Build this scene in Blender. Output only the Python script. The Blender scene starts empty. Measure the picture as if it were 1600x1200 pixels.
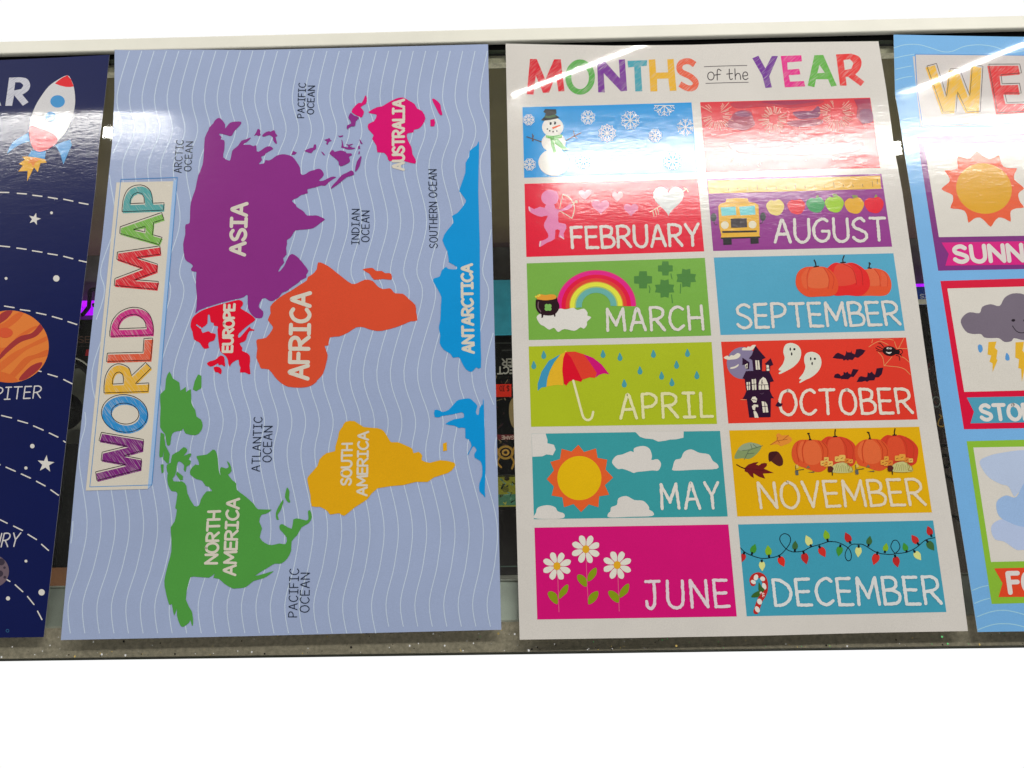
import bpy, math, random
import numpy as np
from mathutils import Matrix, Vector
from mathutils.geometry import delaunay_2d_cdt

R = random.Random(7)
scene = bpy.context.scene
C = scene.collection

# ------------------------------------------------------------------ camera
F = 1400.0                                   # focal length, in pixels of the 1600 x 1200 photograph
DIST = 0.75                                  # metres from the lens to the counter along the axis
def _n(v):
    v = np.array(v, float); return v / np.linalg.norm(v)
XC = _n((80000, 1480, 1400))                 # the counter's axes seen from the camera
YC = np.array((-145, 5430, -1400), float); YC = _n(YC - XC * YC.dot(XC))
ZC = np.cross(XC, YC)
ROT = np.array([XC, YC, ZC])                 # camera -> world
CAM = np.array([0.0, 0.0, DIST * -ROT[2].dot((0, 0, -1))])
cam_d = bpy.data.cameras.new('camera')
cam_d.sensor_width = 36.0
cam_d.lens = F / 1600 * 36.0
cam_d.clip_start, cam_d.clip_end = 0.02, 60
cam = bpy.data.objects.new('camera', cam_d); C.objects.link(cam)
cam.matrix_world = Matrix.Translation(CAM) @ Matrix(ROT.tolist()).to_4x4()
scene.camera = cam

def rays(p):
    p = np.asarray(p, float).reshape(-1, 2)
    d = np.stack([(p[:, 0] - 800) / F, -(p[:, 1] - 600) / F, -np.ones(len(p))], 1)
    return d @ ROT.T
def at(x, y, z=0.0):                         # the point at height z seen at a photograph pixel
    d = rays([(x, y)])[0]
    return CAM + d * ((z - CAM[2]) / d[2])
def ceiling_point(x, y, h):                  # the ceiling point mirrored in the glass at that pixel
    d = rays([(x, y)])[0]; p = at(x, y, 0)
    d = d * np.array((1, 1, -1.0))
    return p + d * (h / d[2])

# ------------------------------------------------------------------ world: dim shop overhead, blank white surroundings below
w = bpy.data.worlds.new('World'); scene.world = w; w.use_nodes = True
nt = w.node_tree; nt.nodes.clear()
wo = nt.nodes.new('ShaderNodeOutputWorld'); bg = nt.nodes.new('ShaderNodeBackground')
tc = nt.nodes.new('ShaderNodeTexCoord'); sx = nt.nodes.new('ShaderNodeSeparateXYZ')
rp = nt.nodes.new('ShaderNodeValToRGB')
mr = nt.nodes.new('ShaderNodeMapRange')
mr.inputs['From Min'].default_value = -1; mr.inputs['From Max'].default_value = 1
nt.links.new(tc.outputs['Generated'], sx.inputs[0]); nt.links.new(sx.outputs['Z'], mr.inputs['Value'])
nt.links.new(mr.outputs[0], rp.inputs[0]); nt.links.new(rp.outputs[0], bg.inputs[0]); nt.links.new(bg.outputs[0], wo.inputs[0])
e = rp.color_ramp.elements
e[0].position = 0.0; e[0].color = (1.06, 1.06, 1.06, 1)
e[1].position = 1.0; e[1].color = (0.05, 0.05, 0.048, 1)
for pos, col in ((0.47, (1.06, 1.06, 1.06, 1)), (0.53, (0.785, 0.78, 0.758, 1)), (0.72, (0.59, 0.586, 0.568, 1)), (0.86, (0.357, 0.354, 0.342, 1)), (0.93, (0.12, 0.118, 0.112, 1))):
    k = e.new(pos); k.color = col
bg.inputs[1].default_value = 1.0

# ------------------------------------------------------------------ ceiling lamps mirrored in the glass and the gloss, then added lights
HL = 2.3
def tube(name, a, b, width, power, col=(1.0, 0.98, 0.93)):
    A, B = ceiling_point(*a, HL), ceiling_point(*b, HL)
    L = bpy.data.lights.new(name, 'AREA'); L.shape = 'RECTANGLE'
    L.size = float(np.linalg.norm(B - A)); L.size_y = width; L.color = col
    L.energy = power * L.size * L.size_y * math.pi        # power = radiance of the tube
    o = bpy.data.objects.new(name, L); C.objects.link(o)
    x = Vector(B - A).normalized(); z = Vector((0, 0, 1)); y = z.cross(x).normalized()
    m = Matrix((x, y, z)).transposed().to_4x4(); m.translation = Vector((A + B) / 2)
    o.matrix_world = m
    return o
tube('ceiling_tube_or_added_light', (-420, 224), (288, 203), 0.044, 62)
tube('ceiling_tube_or_added_light', (868, 262), (1900, 203), 0.052, 78)
tube('ceiling_tube_or_added_light', (880, 302), (1290, 284), 0.06, 36)  # added light, spreads the glare haze further down the month panels
tube('added_streak_light', (806, 166), (1028, 78), 0.0085, 130)  # added light, draws the thin streak that belongs to the sheet's curl
tube('added_streak_light', (1404, 166), (1625, 80), 0.0085, 130)  # added light for the matching streak on the weather sheet

tube('added_rear_light', (-700, -210), (2300, -250), 0.45, 5.0, (1.0, 0.985, 0.95))  # added light, its reflection out of view; throws shadows towards the viewer

vs = scene.view_settings
scene.display_settings.display_device = 'sRGB'
vs.view_transform = 'Standard'; vs.look = 'None'; vs.exposure = -0.06; vs.gamma = 1.0
vs.use_curve_mapping = False
scene.cycles.use_denoising = True
scene.cycles.max_bounces = 8; scene.cycles.transparent_max_bounces = 12

# ------------------------------------------------------------------ materials
WHITE = 0.72                                  # what a pure white sheet renders to under these lamps
def lin(c):
    c = c / 255.0
    return c / 12.92 if c <= 0.04045 else ((c + 0.055) / 1.055) ** 2.4
def col(rgb, spec=0.007):
    return tuple(max(0.0025, min(0.92, (lin(v) - spec) / WHITE)) for v in rgb) + (1,)

def new_mat(name):
    m = bpy.data.materials.new(name); m.use_nodes = True
    t = m.node_tree
    return m, t, t.nodes['Principled BSDF']

# one shared group: the grain and orange peel of a laminated print
gp = bpy.data.node_groups.new('laminated print', 'ShaderNodeTree')
gp.interface.new_socket('Color', in_out='INPUT', socket_type='NodeSocketColor')
gp.interface.new_socket('Color', in_out='OUTPUT', socket_type='NodeSocketColor')
gp.interface.new_socket('Normal', in_out='OUTPUT', socket_type='NodeSocketVector')
gp.interface.new_socket('Roughness', in_out='OUTPUT', socket_type='NodeSocketFloat')
def N(t, kind, **kw):
    n = t.nodes.new(kind)
    for k, v in kw.items():
        if hasattr(n, k): setattr(n, k, v)
        else: n.inputs[k].default_value = v
    return n
gi = gp.nodes.new('NodeGroupInput'); go = gp.nodes.new('NodeGroupOutput')
geo = N(gp, 'ShaderNodeNewGeometry')
mp = N(gp, 'ShaderNodeMapping'); mp.inputs['Scale'].default_value = (0.42, 1.0, 1)
gp.links.new(geo.outputs['Position'], mp.inputs[0])
n1 = N(gp, 'ShaderNodeTexNoise', Scale=520.0, Detail=2.0, Roughness=0.6, Distortion=0.6)
n2 = N(gp, 'ShaderNodeTexNoise', Scale=150.0, Detail=2.0)
gp.links.new(mp.outputs[0], n1.inputs['Vector']); gp.links.new(mp.outputs[0], n2.inputs['Vector'])
ad = N(gp, 'ShaderNodeMath', operation='MULTIPLY_ADD'); ad.inputs[1].default_value = 1.5
gp.links.new(n2.outputs[0], ad.inputs[0]); gp.links.new(n1.outputs[0], ad.inputs[2])
# the laminate is smoother along the top margin of the sheets
sep = N(gp, 'ShaderNodeSeparateXYZ'); gp.links.new(geo.outputs['Position'], sep.inputs[0])
amp = N(gp, 'ShaderNodeMapRange', interpolation_type='SMOOTHSTEP')
amp.inputs['From Min'].default_value = float(at(800, 184)[1]); amp.inputs['From Max'].default_value = float(at(800, 148)[1])
amp.inputs['To Min'].default_value = 3.3e-5; amp.inputs['To Max'].default_value = 0.9e-6
gp.links.new(sep.outputs['Y'], amp.inputs['Value'])
bp = N(gp, 'ShaderNodeBump'); bp.inputs['Strength'].default_value = 1.0
gp.links.new(amp.outputs[0], bp.inputs['Distance'])
gp.links.new(ad.outputs[0], bp.inputs['Height'])
n3 = N(gp, 'ShaderNodeTexNoise', Scale=9.0, Detail=6.0, Roughness=0.7)
gp.links.new(geo.outputs['Position'], n3.inputs['Vector'])
n4 = N(gp, 'ShaderNodeTexNoise', Scale=1500.0, Detail=1.0)
gp.links.new(geo.outputs['Position'], n4.inputs['Vector'])
r3 = N(gp, 'ShaderNodeMapRange'); r3.inputs['From Min'].default_value = 0.3; r3.inputs['From Max'].default_value = 0.7
r3.inputs['To Min'].default_value = 0.94; r3.inputs['To Max'].default_value = 1.03
gp.links.new(n3.outputs[0], r3.inputs[0])
r4 = N(gp, 'ShaderNodeMapRange'); r4.inputs['From Min'].default_value = 0.3; r4.inputs['From Max'].default_value = 0.7
r4.inputs['To Min'].default_value = 0.95; r4.inputs['To Max'].default_value = 1.05
gp.links.new(n4.outputs[0], r4.inputs[0])
mm = N(gp, 'ShaderNodeMath', operation='MULTIPLY'); gp.links.new(r3.outputs[0], mm.inputs[0]); gp.links.new(r4.outputs[0], mm.inputs[1])
vm = N(gp, 'ShaderNodeVectorMath', operation='SCALE')
gp.links.new(gi.outputs['Color'], vm.inputs[0]); gp.links.new(mm.outputs[0], vm.inputs['Scale'])
rr = N(gp, 'ShaderNodeMapRange'); rr.inputs['To Min'].default_value = 0.07; rr.inputs['To Max'].default_value = 0.115
ramp = N(gp, 'ShaderNodeMapRange', interpolation_type='SMOOTHSTEP')
ramp.inputs['From Min'].default_value = float(at(800, 184)[1]); ramp.inputs['From Max'].default_value = float(at(800, 148)[1])
ramp.inputs['To Min'].default_value = 1.0; ramp.inputs['To Max'].default_value = 0.3
gp.links.new(sep.outputs['Y'], ramp.inputs['Value'])
rm = N(gp, 'ShaderNodeMath', operation='MULTIPLY'); gp.links.new(rr.outputs[0], rm.inputs[0]); gp.links.new(ramp.outputs[0], rm.inputs[1])
gp.links.new(n3.outputs[0], rr.inputs[0])
gp.links.new(vm.outputs[0], go.inputs['Color']); gp.links.new(bp.outputs[0], go.inputs['Normal']); gp.links.new(rm.outputs[0], go.inputs['Roughness'])

_inks = {}
def ink(rgb, hatch=0, name='ink'):
    """printed ink; hatch = +1 / -1 lets pale pencil strokes through along a diagonal"""
    key = (rgb, hatch)
    if key in _inks: return _inks[key]
    m, t, b = new_mat('%s %d %d %d' % ((name,) + rgb))
    g = t.nodes.new('ShaderNodeGroup'); g.node_tree = gp
    c = col(rgb)
    g.inputs[0].default_value = c
    if hatch:
        ge = N(t, 'ShaderNodeNewGeometry'); ma = N(t, 'ShaderNodeMapping'); ma.inputs['Rotation'].default_value = (0, 0, math.radians(52 if hatch < 0 else -42))
        mb = N(t, 'ShaderNodeMapping'); mb.inputs['Scale'].default_value = (70, 1500, 1)
        t.links.new(ge.outputs['Position'], ma.inputs[0]); t.links.new(ma.outputs[0], mb.inputs[0])
        no = N(t, 'ShaderNodeTexNoise', Scale=1.0, Detail=2.0, Roughness=0.6); t.links.new(mb.outputs[0], no.inputs['Vector'])
        ra = N(t, 'ShaderNodeMapRange'); ra.inputs['From Min'].default_value = 0.52; ra.inputs['From Max'].default_value = 0.66
        ra.inputs['To Max'].default_value = 0.5
        t.links.new(no.outputs[0], ra.inputs[0])
        mx = N(t, 'ShaderNodeMix', data_type='RGBA'); mx.inputs[6].default_value = c; mx.inputs[7].default_value = col((104, 104, 128) if hatch == 2 else (198, 190, 182))
        t.links.new(ra.outputs[0], mx.inputs[0]); t.links.new(mx.outputs[2], g.inputs[0])
    t.links.new(g.outputs[0], b.inputs['Base Color']); t.links.new(g.outputs[1], b.inputs['Normal']); t.links.new(g.outputs[2], b.inputs['Roughness'])
    b.inputs['IOR'].default_value = 1.5
    b.inputs['Coat Weight'].default_value = 0.16; b.inputs['Coat Roughness'].default_value = 0.3; t.links.new(g.outputs[1], b.inputs['Coat Normal'])
    _inks[key] = m
    return m

def plain(name, rgb, rough=0.5, metal=0.0, noise=0.08, scale=60.0, bump=0.0, emit=None, spec=0.5):
    m, t, b = new_mat(name)
    ge = N(t, 'ShaderNodeTexCoord'); no = N(t, 'ShaderNodeTexNoise', Scale=scale, Detail=5.0, Roughness=0.65)
    t.links.new(ge.outputs['Object'], no.inputs['Vector'])
    ra = N(t, 'ShaderNodeMapRange'); ra.inputs['From Min'].default_value = 0.25; ra.inputs['From Max'].default_value = 0.75
    ra.inputs['To Min'].default_value = 1 - noise; ra.inputs['To Max'].default_value = 1 + noise
    t.links.new(no.outputs[0], ra.inputs[0])
    v = N(t, 'ShaderNodeVectorMath', operation='SCALE'); v.inputs[0].default_value = col(rgb)[:3]
    t.links.new(ra.outputs[0], v.inputs['Scale']); t.links.new(v.outputs[0], b.inputs['Base Color'])
    b.inputs['Roughness'].default_value = rough; b.inputs['Metallic'].default_value = metal; b.inputs['Specular IOR Level'].default_value = spec
    if bump:
        bu = N(t, 'ShaderNodeBump'); bu.inputs['Distance'].default_value = bump
        t.links.new(no.outputs[0], bu.inputs['Height']); t.links.new(bu.outputs[0], b.inputs['Normal'])
    if emit:
        b.inputs['Emission Color'].default_value = emit[:3] + (1,); b.inputs['Emission Strength'].default_value = emit[3]
    return m

def clear_glass(name):
    m, t, b = new_mat(name); t.nodes.remove(b)
    out = t.nodes['Material Output']
    tr = N(t, 'ShaderNodeBsdfTransparent'); tr.inputs[0].default_value = (0.93, 0.95, 0.93, 1)
    gl = N(t, 'ShaderNodeBsdfGlossy'); gl.inputs['Roughness'].default_value = 0.02
    fr = N(t, 'ShaderNodeFresnel'); fr.inputs[0].default_value = 1.52
    mx = N(t, 'ShaderNodeMixShader')
    # dust and wiping smears left on the pane
    ge = N(t, 'ShaderNodeNewGeometry'); ma = N(t, 'ShaderNodeMapping'); ma.inputs['Scale'].default_value = (30, 9, 1)
    no = N(t, 'ShaderNodeTexNoise', Scale=1.0, Detail=7.0, Roughness=0.7); t.links.new(ge.outputs['Position'], ma.inputs[0]); t.links.new(ma.outputs[0], no.inputs['Vector'])
    ra = N(t, 'ShaderNodeMapRange'); ra.inputs['From Min'].default_value = 0.42; ra.inputs['From Max'].default_value = 0.78; ra.inputs['To Max'].default_value = 0.028
    t.links.new(no.outputs[0], ra.inputs[0])
    di = N(t, 'ShaderNodeBsdfDiffuse'); di.inputs[0].default_value = (0.45, 0.44, 0.41, 1)
    m2 = N(t, 'ShaderNodeMixShader')
    t.links.new(ra.outputs[0], m2.inputs[0]); t.links.new(tr.outputs[0], m2.inputs[1]); t.links.new(di.outputs[0], m2.inputs[2])
    bk = N(t, 'ShaderNodeMix', data_type='FLOAT'); bk.inputs[3].default_value = 0.03
    t.links.new(ge.outputs['Backfacing'], bk.inputs[0]); t.links.new(fr.outputs[0], bk.inputs[2])
    t.links.new(bk.outputs[0], mx.inputs[0]); t.links.new(m2.outputs[0], mx.inputs[1]); t.links.new(gl.outputs[0], mx.inputs[2])
    t.links.new(mx.outputs[0], out.inputs[0])
    return m

# ------------------------------------------------------------------ objects
def tag(o, label=None, cat=None, group=None, kind=None):
    for k, v in (('label', label), ('category', cat), ('group', group), ('kind', kind)):
        if v: o[k] = v
    return o
def empty(name, loc, label, cat, group=None):
    o = bpy.data.objects.new(name, None); C.objects.link(o); o.location = loc; o.empty_display_size = 0.02
    return tag(o, label, cat, group)
def link(name, me, parent=None):
    o = bpy.data.objects.new(name, me); C.objects.link(o)
    if parent:
        o.parent = parent; o.matrix_parent_inverse = Matrix.Translation(-parent.location)
    return o
def box_mesh(name, corners_top, z0, z1, mats, bevel=0.0):
    """prism from a list of (x, y) corners (counter-clockwise), bottom z0, top z1; mats = (top, side)"""
    n = len(corners_top)
    v = [(x, y, z1) for x, y in corners_top] + [(x, y, z0) for x, y in corners_top]
    f = [tuple(range(n)), tuple(reversed(range(n, 2 * n)))]
    for i in range(n):
        j = (i + 1) % n
        f.append((j, i, n + i, n + j))
    me = bpy.data.meshes.new(name); me.from_pydata(v, [], f)
    for m in mats: me.materials.append(m)
    for i, p in enumerate(me.polygons): p.material_index = 0 if i == 0 or len(mats) == 1 or (i == 1 and 'glass' in mats[0].name) else 1
    if bevel:
        import bmesh
        bm = bmesh.new(); bm.from_mesh(me)
        bmesh.ops.bevel(bm, geom=list(bm.edges), offset=bevel, segments=2, affect='EDGES', profile=0.6)
        bm.to_mesh(me); bm.free()
    return me
def rect(x0, x1, y0, y1): return [(x0, y0), (x1, y0), (x1, y1), (x0, y1)]

# ------------------------------------------------------------------ printed art: flat shapes laid on a gently curled sheet
def Z(ox, oy, s):
    def f(t): return [(ox + x / s, oy + y / s) for x, y in pts(t)]
    return f
def pts(t):
    if not isinstance(t, str): return [tuple(p) for p in t]
    return [tuple(float(q) for q in p.split(',')) for p in t.split()]
def smooth(p, closed=True, n=4):
    p = list(p); m = len(p); out = []
    rng = range(m) if closed else range(m - 1)
    for i in rng:
        if closed: a, b, c, d = p[i - 1], p[i], p[(i + 1) % m], p[(i + 2) % m]
        else: a, b, c, d = p[max(i - 1, 0)], p[i], p[i + 1], p[min(i + 2, m - 1)]
        for k in range(n):
            t = k / n
            out.append(tuple(0.5 * (2 * b[q] + (c[q] - a[q]) * t + (2 * a[q] - 5 * b[q] + 4 * c[q] - d[q]) * t * t + (3 * b[q] - a[q] - 3 * c[q] + d[q]) * t ** 3) for q in (0, 1)))
    if not closed: out.append(p[-1])
    return out
def ell(cx, cy, rx, ry=None, n=28, rot=0.0):
    ry = ry or rx; c, s = math.cos(rot), math.sin(rot)
    return [(cx + rx * math.cos(a) * c - ry * math.sin(a) * s, cy + rx * math.cos(a) * s + ry * math.sin(a) * c) for a in (2 * math.pi * i / n for i in range(n))]

def ccw(p):
    p = [q for k, q in enumerate(p) if math.hypot(q[0] - p[k - 1][0], q[1] - p[k - 1][1]) > 1e-3]
    a = sum(p[k - 1][0] * p[k][1] - p[k][0] * p[k - 1][1] for k in range(len(p)))
    if a < 0: p = p[::-1]
    o = []
    for k in range(len(p)):                    # long edges follow the curl of the sheet
        q, r = p[k], p[(k + 1) % len(p)]; n = max(1, int(math.hypot(q[0] - r[0], q[1] - r[1]) / 11))
        o += [(q[0] + (r[0] - q[0]) * i / n, q[1] + (r[1] - q[1]) * i / n) for i in range(n)]
    return o

class Part:
    """one mesh of printed shapes (several inks) on a poster"""
    def __init__(s, poster, z=30e-6):
        s.po, s.z = poster, z
        s.v, s.f, s.fm, s.mats = [], [], [], []
    def mi(s, m):
        if m not in s.mats: s.mats.append(m)
        return s.mats.index(m)
    def fill(s, poly, rgb, holes=(), hatch=0, grid=12.0, dz=10e-6):
        m = s.mi(rgb if not isinstance(rgb, tuple) else ink(rgb, hatch))
        V, E, FA = [], [], []
        for lp in [poly] + list(holes):
            lp = ccw(lp)
            b = len(V); V += [Vector(q) for q in lp]; FA.append(list(range(b, len(V))))
        x0, x1 = min(q[0] for q in poly), max(q[0] for q in poly); y0, y1 = min(q[1] for q in poly), max(q[1] for q in poly)
        if x1 - x0 > grid or y1 - y0 > grid:
            for i in range(int((x1 - x0) / grid) + 1):
                for j in range(int((y1 - y0) / grid) + 1):
                    V.append(Vector((x0 + (i + 0.43) * grid + 0.013 * j, y0 + (j + 0.47) * grid + 0.017 * i)))
        vo, eo, fo, ov, oe, of = delaunay_2d_cdt(V, [], FA, 0, 1e-5, True)
        b = len(s.v); s.z += dz
        s.v += [(q.x, q.y, s.z) for q in vo]
        for f, src in zip(fo, of):
            if 0 in src and not any(k in src for k in range(1, len(holes) + 1)):
                a, c, d = (vo[k] for k in f[:3])
                ar = (c.x - a.x) * (d.y - a.y) - (c.y - a.y) * (d.x - a.x)
                f = list(f)
                if ar > 0: f.reverse()          # image y runs down
                s.f.append([b + k for k in f]); s.fm.append(m)
        return s
    def line(s, p, width, rgb, cap=True, jit=0.0, hatch=0, step=3.0, dz=3e-6, closed=False):
        """a ribbon of constant width along a polyline"""
        m = s.mi(ink(rgb, hatch)); p = [tuple(q) for q in p]
        if closed: p = p + [p[0]]
        q = [p[0]]
        for a, b in zip(p, p[1:]):
            d = math.hypot(b[0] - a[0], b[1] - a[1]); n = max(1, int(d / step))
            q += [(a[0] + (b[0] - a[0]) * k / n, a[1] + (b[1] - a[1]) * k / n) for k in range(1, n + 1)]
        q = [q[0]] + [b for a, b in zip(q, q[1:]) if math.hypot(b[0] - a[0], b[1] - a[1]) > 1e-4]
        if len(q) < 2: return s
        s.z += dz; b0 = len(s.v); n = len(q)
        for i, (x, y) in enumerate(q):
            a, c = q[max(i - 1, 0)], q[min(i + 1, n - 1)]
            dx, dy = c[0] - a[0], c[1] - a[1]; L = math.hypot(dx, dy) or 1
            nx, ny = -dy / L, dx / L
            h1 = width / 2 + (R.uniform(-jit, jit) if jit else 0); h2 = width / 2 + (R.uniform(-jit, jit) if jit else 0)
            s.v += [(x + nx * h1, y + ny * h1, s.z), (x - nx * h2, y - ny * h2, s.z)]
        for i in range(n - 1):
            k = b0 + 2 * i
            s.f.append([k, k + 2, k + 3, k + 1]); s.fm.append(m)
        if cap:
            for i, sg in ((0, -1), (n - 1, 1)):
                x, y = q[i]; l = s.v[b0 + 2 * i]; r = s.v[b0 + 2 * i + 1]
                a0 = math.atan2(l[1] - y, l[0] - x); k0 = len(s.v); hw = width / 2
                s.v.append((x, y, s.z))
                K = 6
                for k in range(K + 1):
                    a = a0 - sg * math.pi * k / K
                    s.v.append((x + hw * math.cos(a), y + hw * math.sin(a), s.z))
                for k in range(K):
                    t = [k0, k0 + 1 + k, k0 + 2 + k]
                    if sg > 0: t = [t[0], t[1], t[2]]
                    else: t = [t[0], t[2], t[1]]
                    s.f.append(t); s.fm.append(m)
        return s
    def poly_line(s, p, width, rgb, jit=0.0, closed=False, **k):
        """straight strokes joined with round ends"""
        p = list(p)
        if closed: p = p + [p[0]]
        for a, b in zip(p, p[1:]): s.line([a, b], width, rgb, jit=jit, **k)
        return s
    def word(s, txt, TL, TR, BR, BL, width, rgb, jit=0.0, gap=0.2, font=None):
        G = GLYPH
        tot = sum(G[c][0] for c in txt) + gap * (len(txt) - 1)
        x = 0
        def M(u, v):
            u /= tot
            return tuple((1 - u) * (1 - v) * TL[q] + u * (1 - v) * TR[q] + u * v * BR[q] + (1 - u) * v * BL[q] for q in (0, 1))
        for c in txt:
            wd, st = G[c]
            for k in st:
                sm = k[0] == '~'; p = pts(k[1:] if sm else k)
                wob = (lambda: R.uniform(-0.012, 0.012)) if jit else (lambda: 0.0)
                p = [M(x + a + wob(), b + wob()) for a, b in p]
                if sm: s.line(smooth(p, False, 5), width, rgb, jit=jit, step=2.5)
                else: s.poly_line(p, width, rgb, jit=jit, step=2.5)
            x += wd + gap
        return s
    def build(s, name, parent, label=None, slab=0.0, side=None):
        V = np.array(s.v); 
        P, Nn = s.po.place(V[:, :2], V[:, 2])
        verts = P; norms = Nn; faces = s.f; fm = list(s.fm)
        if slab:
            cnt = {}
            for f in s.f:
                for a, b in zip(f, f[1:] + f[:1]): cnt[(a, b)] = 1
            edge = [k for k in cnt if (k[1], k[0]) not in cnt]
            mi = s.mi(side); nv = len(verts)
            extra = []; en = []; faces = [list(f) for f in faces]
            for a, b in edge:
                pa, pb = P[a], P[b]; nn = np.cross(pb - pa, (0, 0, -1.0)); nn = nn / (np.linalg.norm(nn) + 1e-12)
                k = nv + len(extra)
                extra += [pa, pb, pb - (0, 0, slab), pa - (0, 0, slab)]; en += [-nn] * 4
                faces.append([k + 1, k, k + 3, k + 2]); fm.append(mi)
            k = nv + len(extra)
            used = sorted({i for f in s.f for i in f}); re = {u: k + i for i, u in enumerate(used)}
            for f in s.f: faces.append([re[i] for i in reversed(f)]); fm.append(mi)
            extra += [P[u] - (0, 0, slab) for u in used]; en += [-Nn[u] for u in used]
            verts = np.vstack([P, np.array(extra)]); norms = np.vstack([Nn, np.array(en)])
        me = bpy.data.meshes.new(name)
        o0 = np.array(parent.location) * 0
        me.from_pydata((verts - o0).tolist(), [], faces)
        for m in s.mats: me.materials.append(m)
        me.polygons.foreach_set('material_index', fm)
        me.polygons.foreach_set('use_smooth', [True] * len(faces))
        me.normals_split_custom_set_from_vertices(norms.tolist())
        o = bpy.data.objects.new(name, me); C.objects.link(o)
        o.parent = parent
        if label: o['label'] = label
        return o

class Poster:
    def __init__(s, name, label, cat, outline, curl, seed, group='classroom posters laid along the glass counter'):
        s.out = outline
        o = np.array(outline); c = o.mean(0)
        p = at(c[0], c[1], 0); s.c = p[:2]
        q = np.array([at(x, y, 0)[:2] for x, y in outline]); s.hw = (q[:, 0].max() - q[:, 0].min()) / 2; s.hh = (q[:, 1].max() - q[:, 1].min()) / 2
        s.curl = curl; s.ph = seed
        s.root = empty(name, (0, 0, 0), label, cat, group)
    def h(s, x, y):
        u = (x - s.c[0]) / s.hw; v = (y - s.c[1]) / s.hh
        b, t, e, r = s.curl
        k = s.ph
        return (0.0013 + b * np.clip(-v - 0.15, 0, 2) ** 2 + t * np.clip(v - 0.2, 0, 2) ** 2 + e * u ** 2
                + r * (np.sin(2.3 * u + 1.7 * v + k) * np.cos(1.9 * v - 1.1 * u + 2 * k) + 1))
    def place(s, p, off):
        d = rays(p); z = np.full(len(d), 0.0013)
        for _ in range(6):
            P = CAM + d * ((z - CAM[2]) / d[:, 2])[:, None]
            z = s.h(P[:, 0], P[:, 1]) + off
        P = CAM + d * ((z - CAM[2]) / d[:, 2])[:, None]
        e = 1e-4
        gx = (s.h(P[:, 0] + e, P[:, 1]) - s.h(P[:, 0] - e, P[:, 1])) / (2 * e)
        gy = (s.h(P[:, 0], P[:, 1] + e) - s.h(P[:, 0], P[:, 1] - e)) / (2 * e)
        n = np.stack([-gx, -gy, np.ones(len(gx))], 1); n /= np.linalg.norm(n, axis=1)[:, None]
        return P, n
    def sheet(s, rgb, edge=(205, 202, 198), slab=0.00035):
        p = Part(s, 0.0)
        p.fill(s.out, rgb, dz=0.0, grid=9.0)
        return p.build('sheet', s.root, slab=slab, side=ink(edge))
    def part(s, z=30e-6): return Part(s, z)

GLYPH = {
 'A': (.74, ["0,1 .32,.06", "~.32,.06 .37,0 .42,.06", ".42,.06 .74,1", ".13,.64 .61,.64"]),
 'B': (.64, ["0,0 0,1", "~0,0 .34,0 .54,.1 .54,.3 .38,.44 0,.48", "~0,.48 .40,.48 .64,.62 .64,.84 .44,.98 0,1"]),
 'C': (.68, ["~.68,.1 .52,.0 .34,.02 .12,.17 0,.47 .05,.77 .2,.95 .42,1 .68,.84"]),
 'D': (.72, ["0,0 0,1", "~0,0 .3,.03 .6,.22 .72,.5 .6,.8 .3,.97 0,1"]),
 'E': (.58, ["0,0 0,1", "0,0 .56,0", "0,.48 .5,.48", "0,1 .58,1"]),
 'F': (.56, ["0,0 0,1", "0,0 .56,0", "0,.46 .48,.46"]),
 'G': (.74, ["~.68,.1 .52,.0 .34,.02 .12,.17 0,.47 .05,.77 .2,.95 .42,1 .62,.9 .72,.7 .72,.55", ".4,.55 .72,.55"]),
 'H': (.66, ["0,0 0,1", ".66,0 .66,1", "0,.5 .66,.5"]),
 'I': (.5, ["0,0 .5,0", ".25,0 .25,1", "0,1 .5,1"]),
 'J': (.6, ["0,0 .6,0", "~.36,0 .37,.7 .33,.92 .2,1 .06,.94 0,.74"]),
 'L': (.52, ["0,0 0,1", "0,1 .52,1"]),
 'M': (.88, ["0,1 .04,0", ".04,0 .44,.74", ".44,.74 .82,0", ".82,0 .88,1"]),
 'N': (.7, ["0,1 0,0", "0,0 .7,1", ".7,1 .7,0"]),
 'O': (.76, ["~.38,0 .14,.1 0,.45 .05,.8 .26,1 .5,1 .7,.8 .76,.5 .66,.15 .44,.01 .36,0"]),
 'P': (.62, ["0,0 0,1", "~0,0 .36,0 .6,.13 .6,.36 .38,.52 0,.56"]),
 'R': (.66, ["0,0 0,1", "~0,0 .36,0 .6,.13 .6,.36 .38,.5 0,.54", ".26,.53 .66,1"]),
 'S': (.64, ["~.58,.12 .4,.0 .18,.04 .03,.2 .1,.4 .36,.52 .6,.66 .62,.86 .42,1 .18,.98 0,.84"]),
 'T': (.7, ["0,0 .7,0", ".35,0 .35,1"]),
 'U': (.68, ["~0,0 0,.6 .06,.86 .24,1 .46,1 .62,.86 .68,.6 .68,0"]),
 'V': (.7, ["0,0 .35,1", ".35,1 .7,0"]),
 'Y': (.7, ["0,0 .35,.5", ".7,0 .35,.5", ".35,.5 .35,1"]),
}

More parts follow.
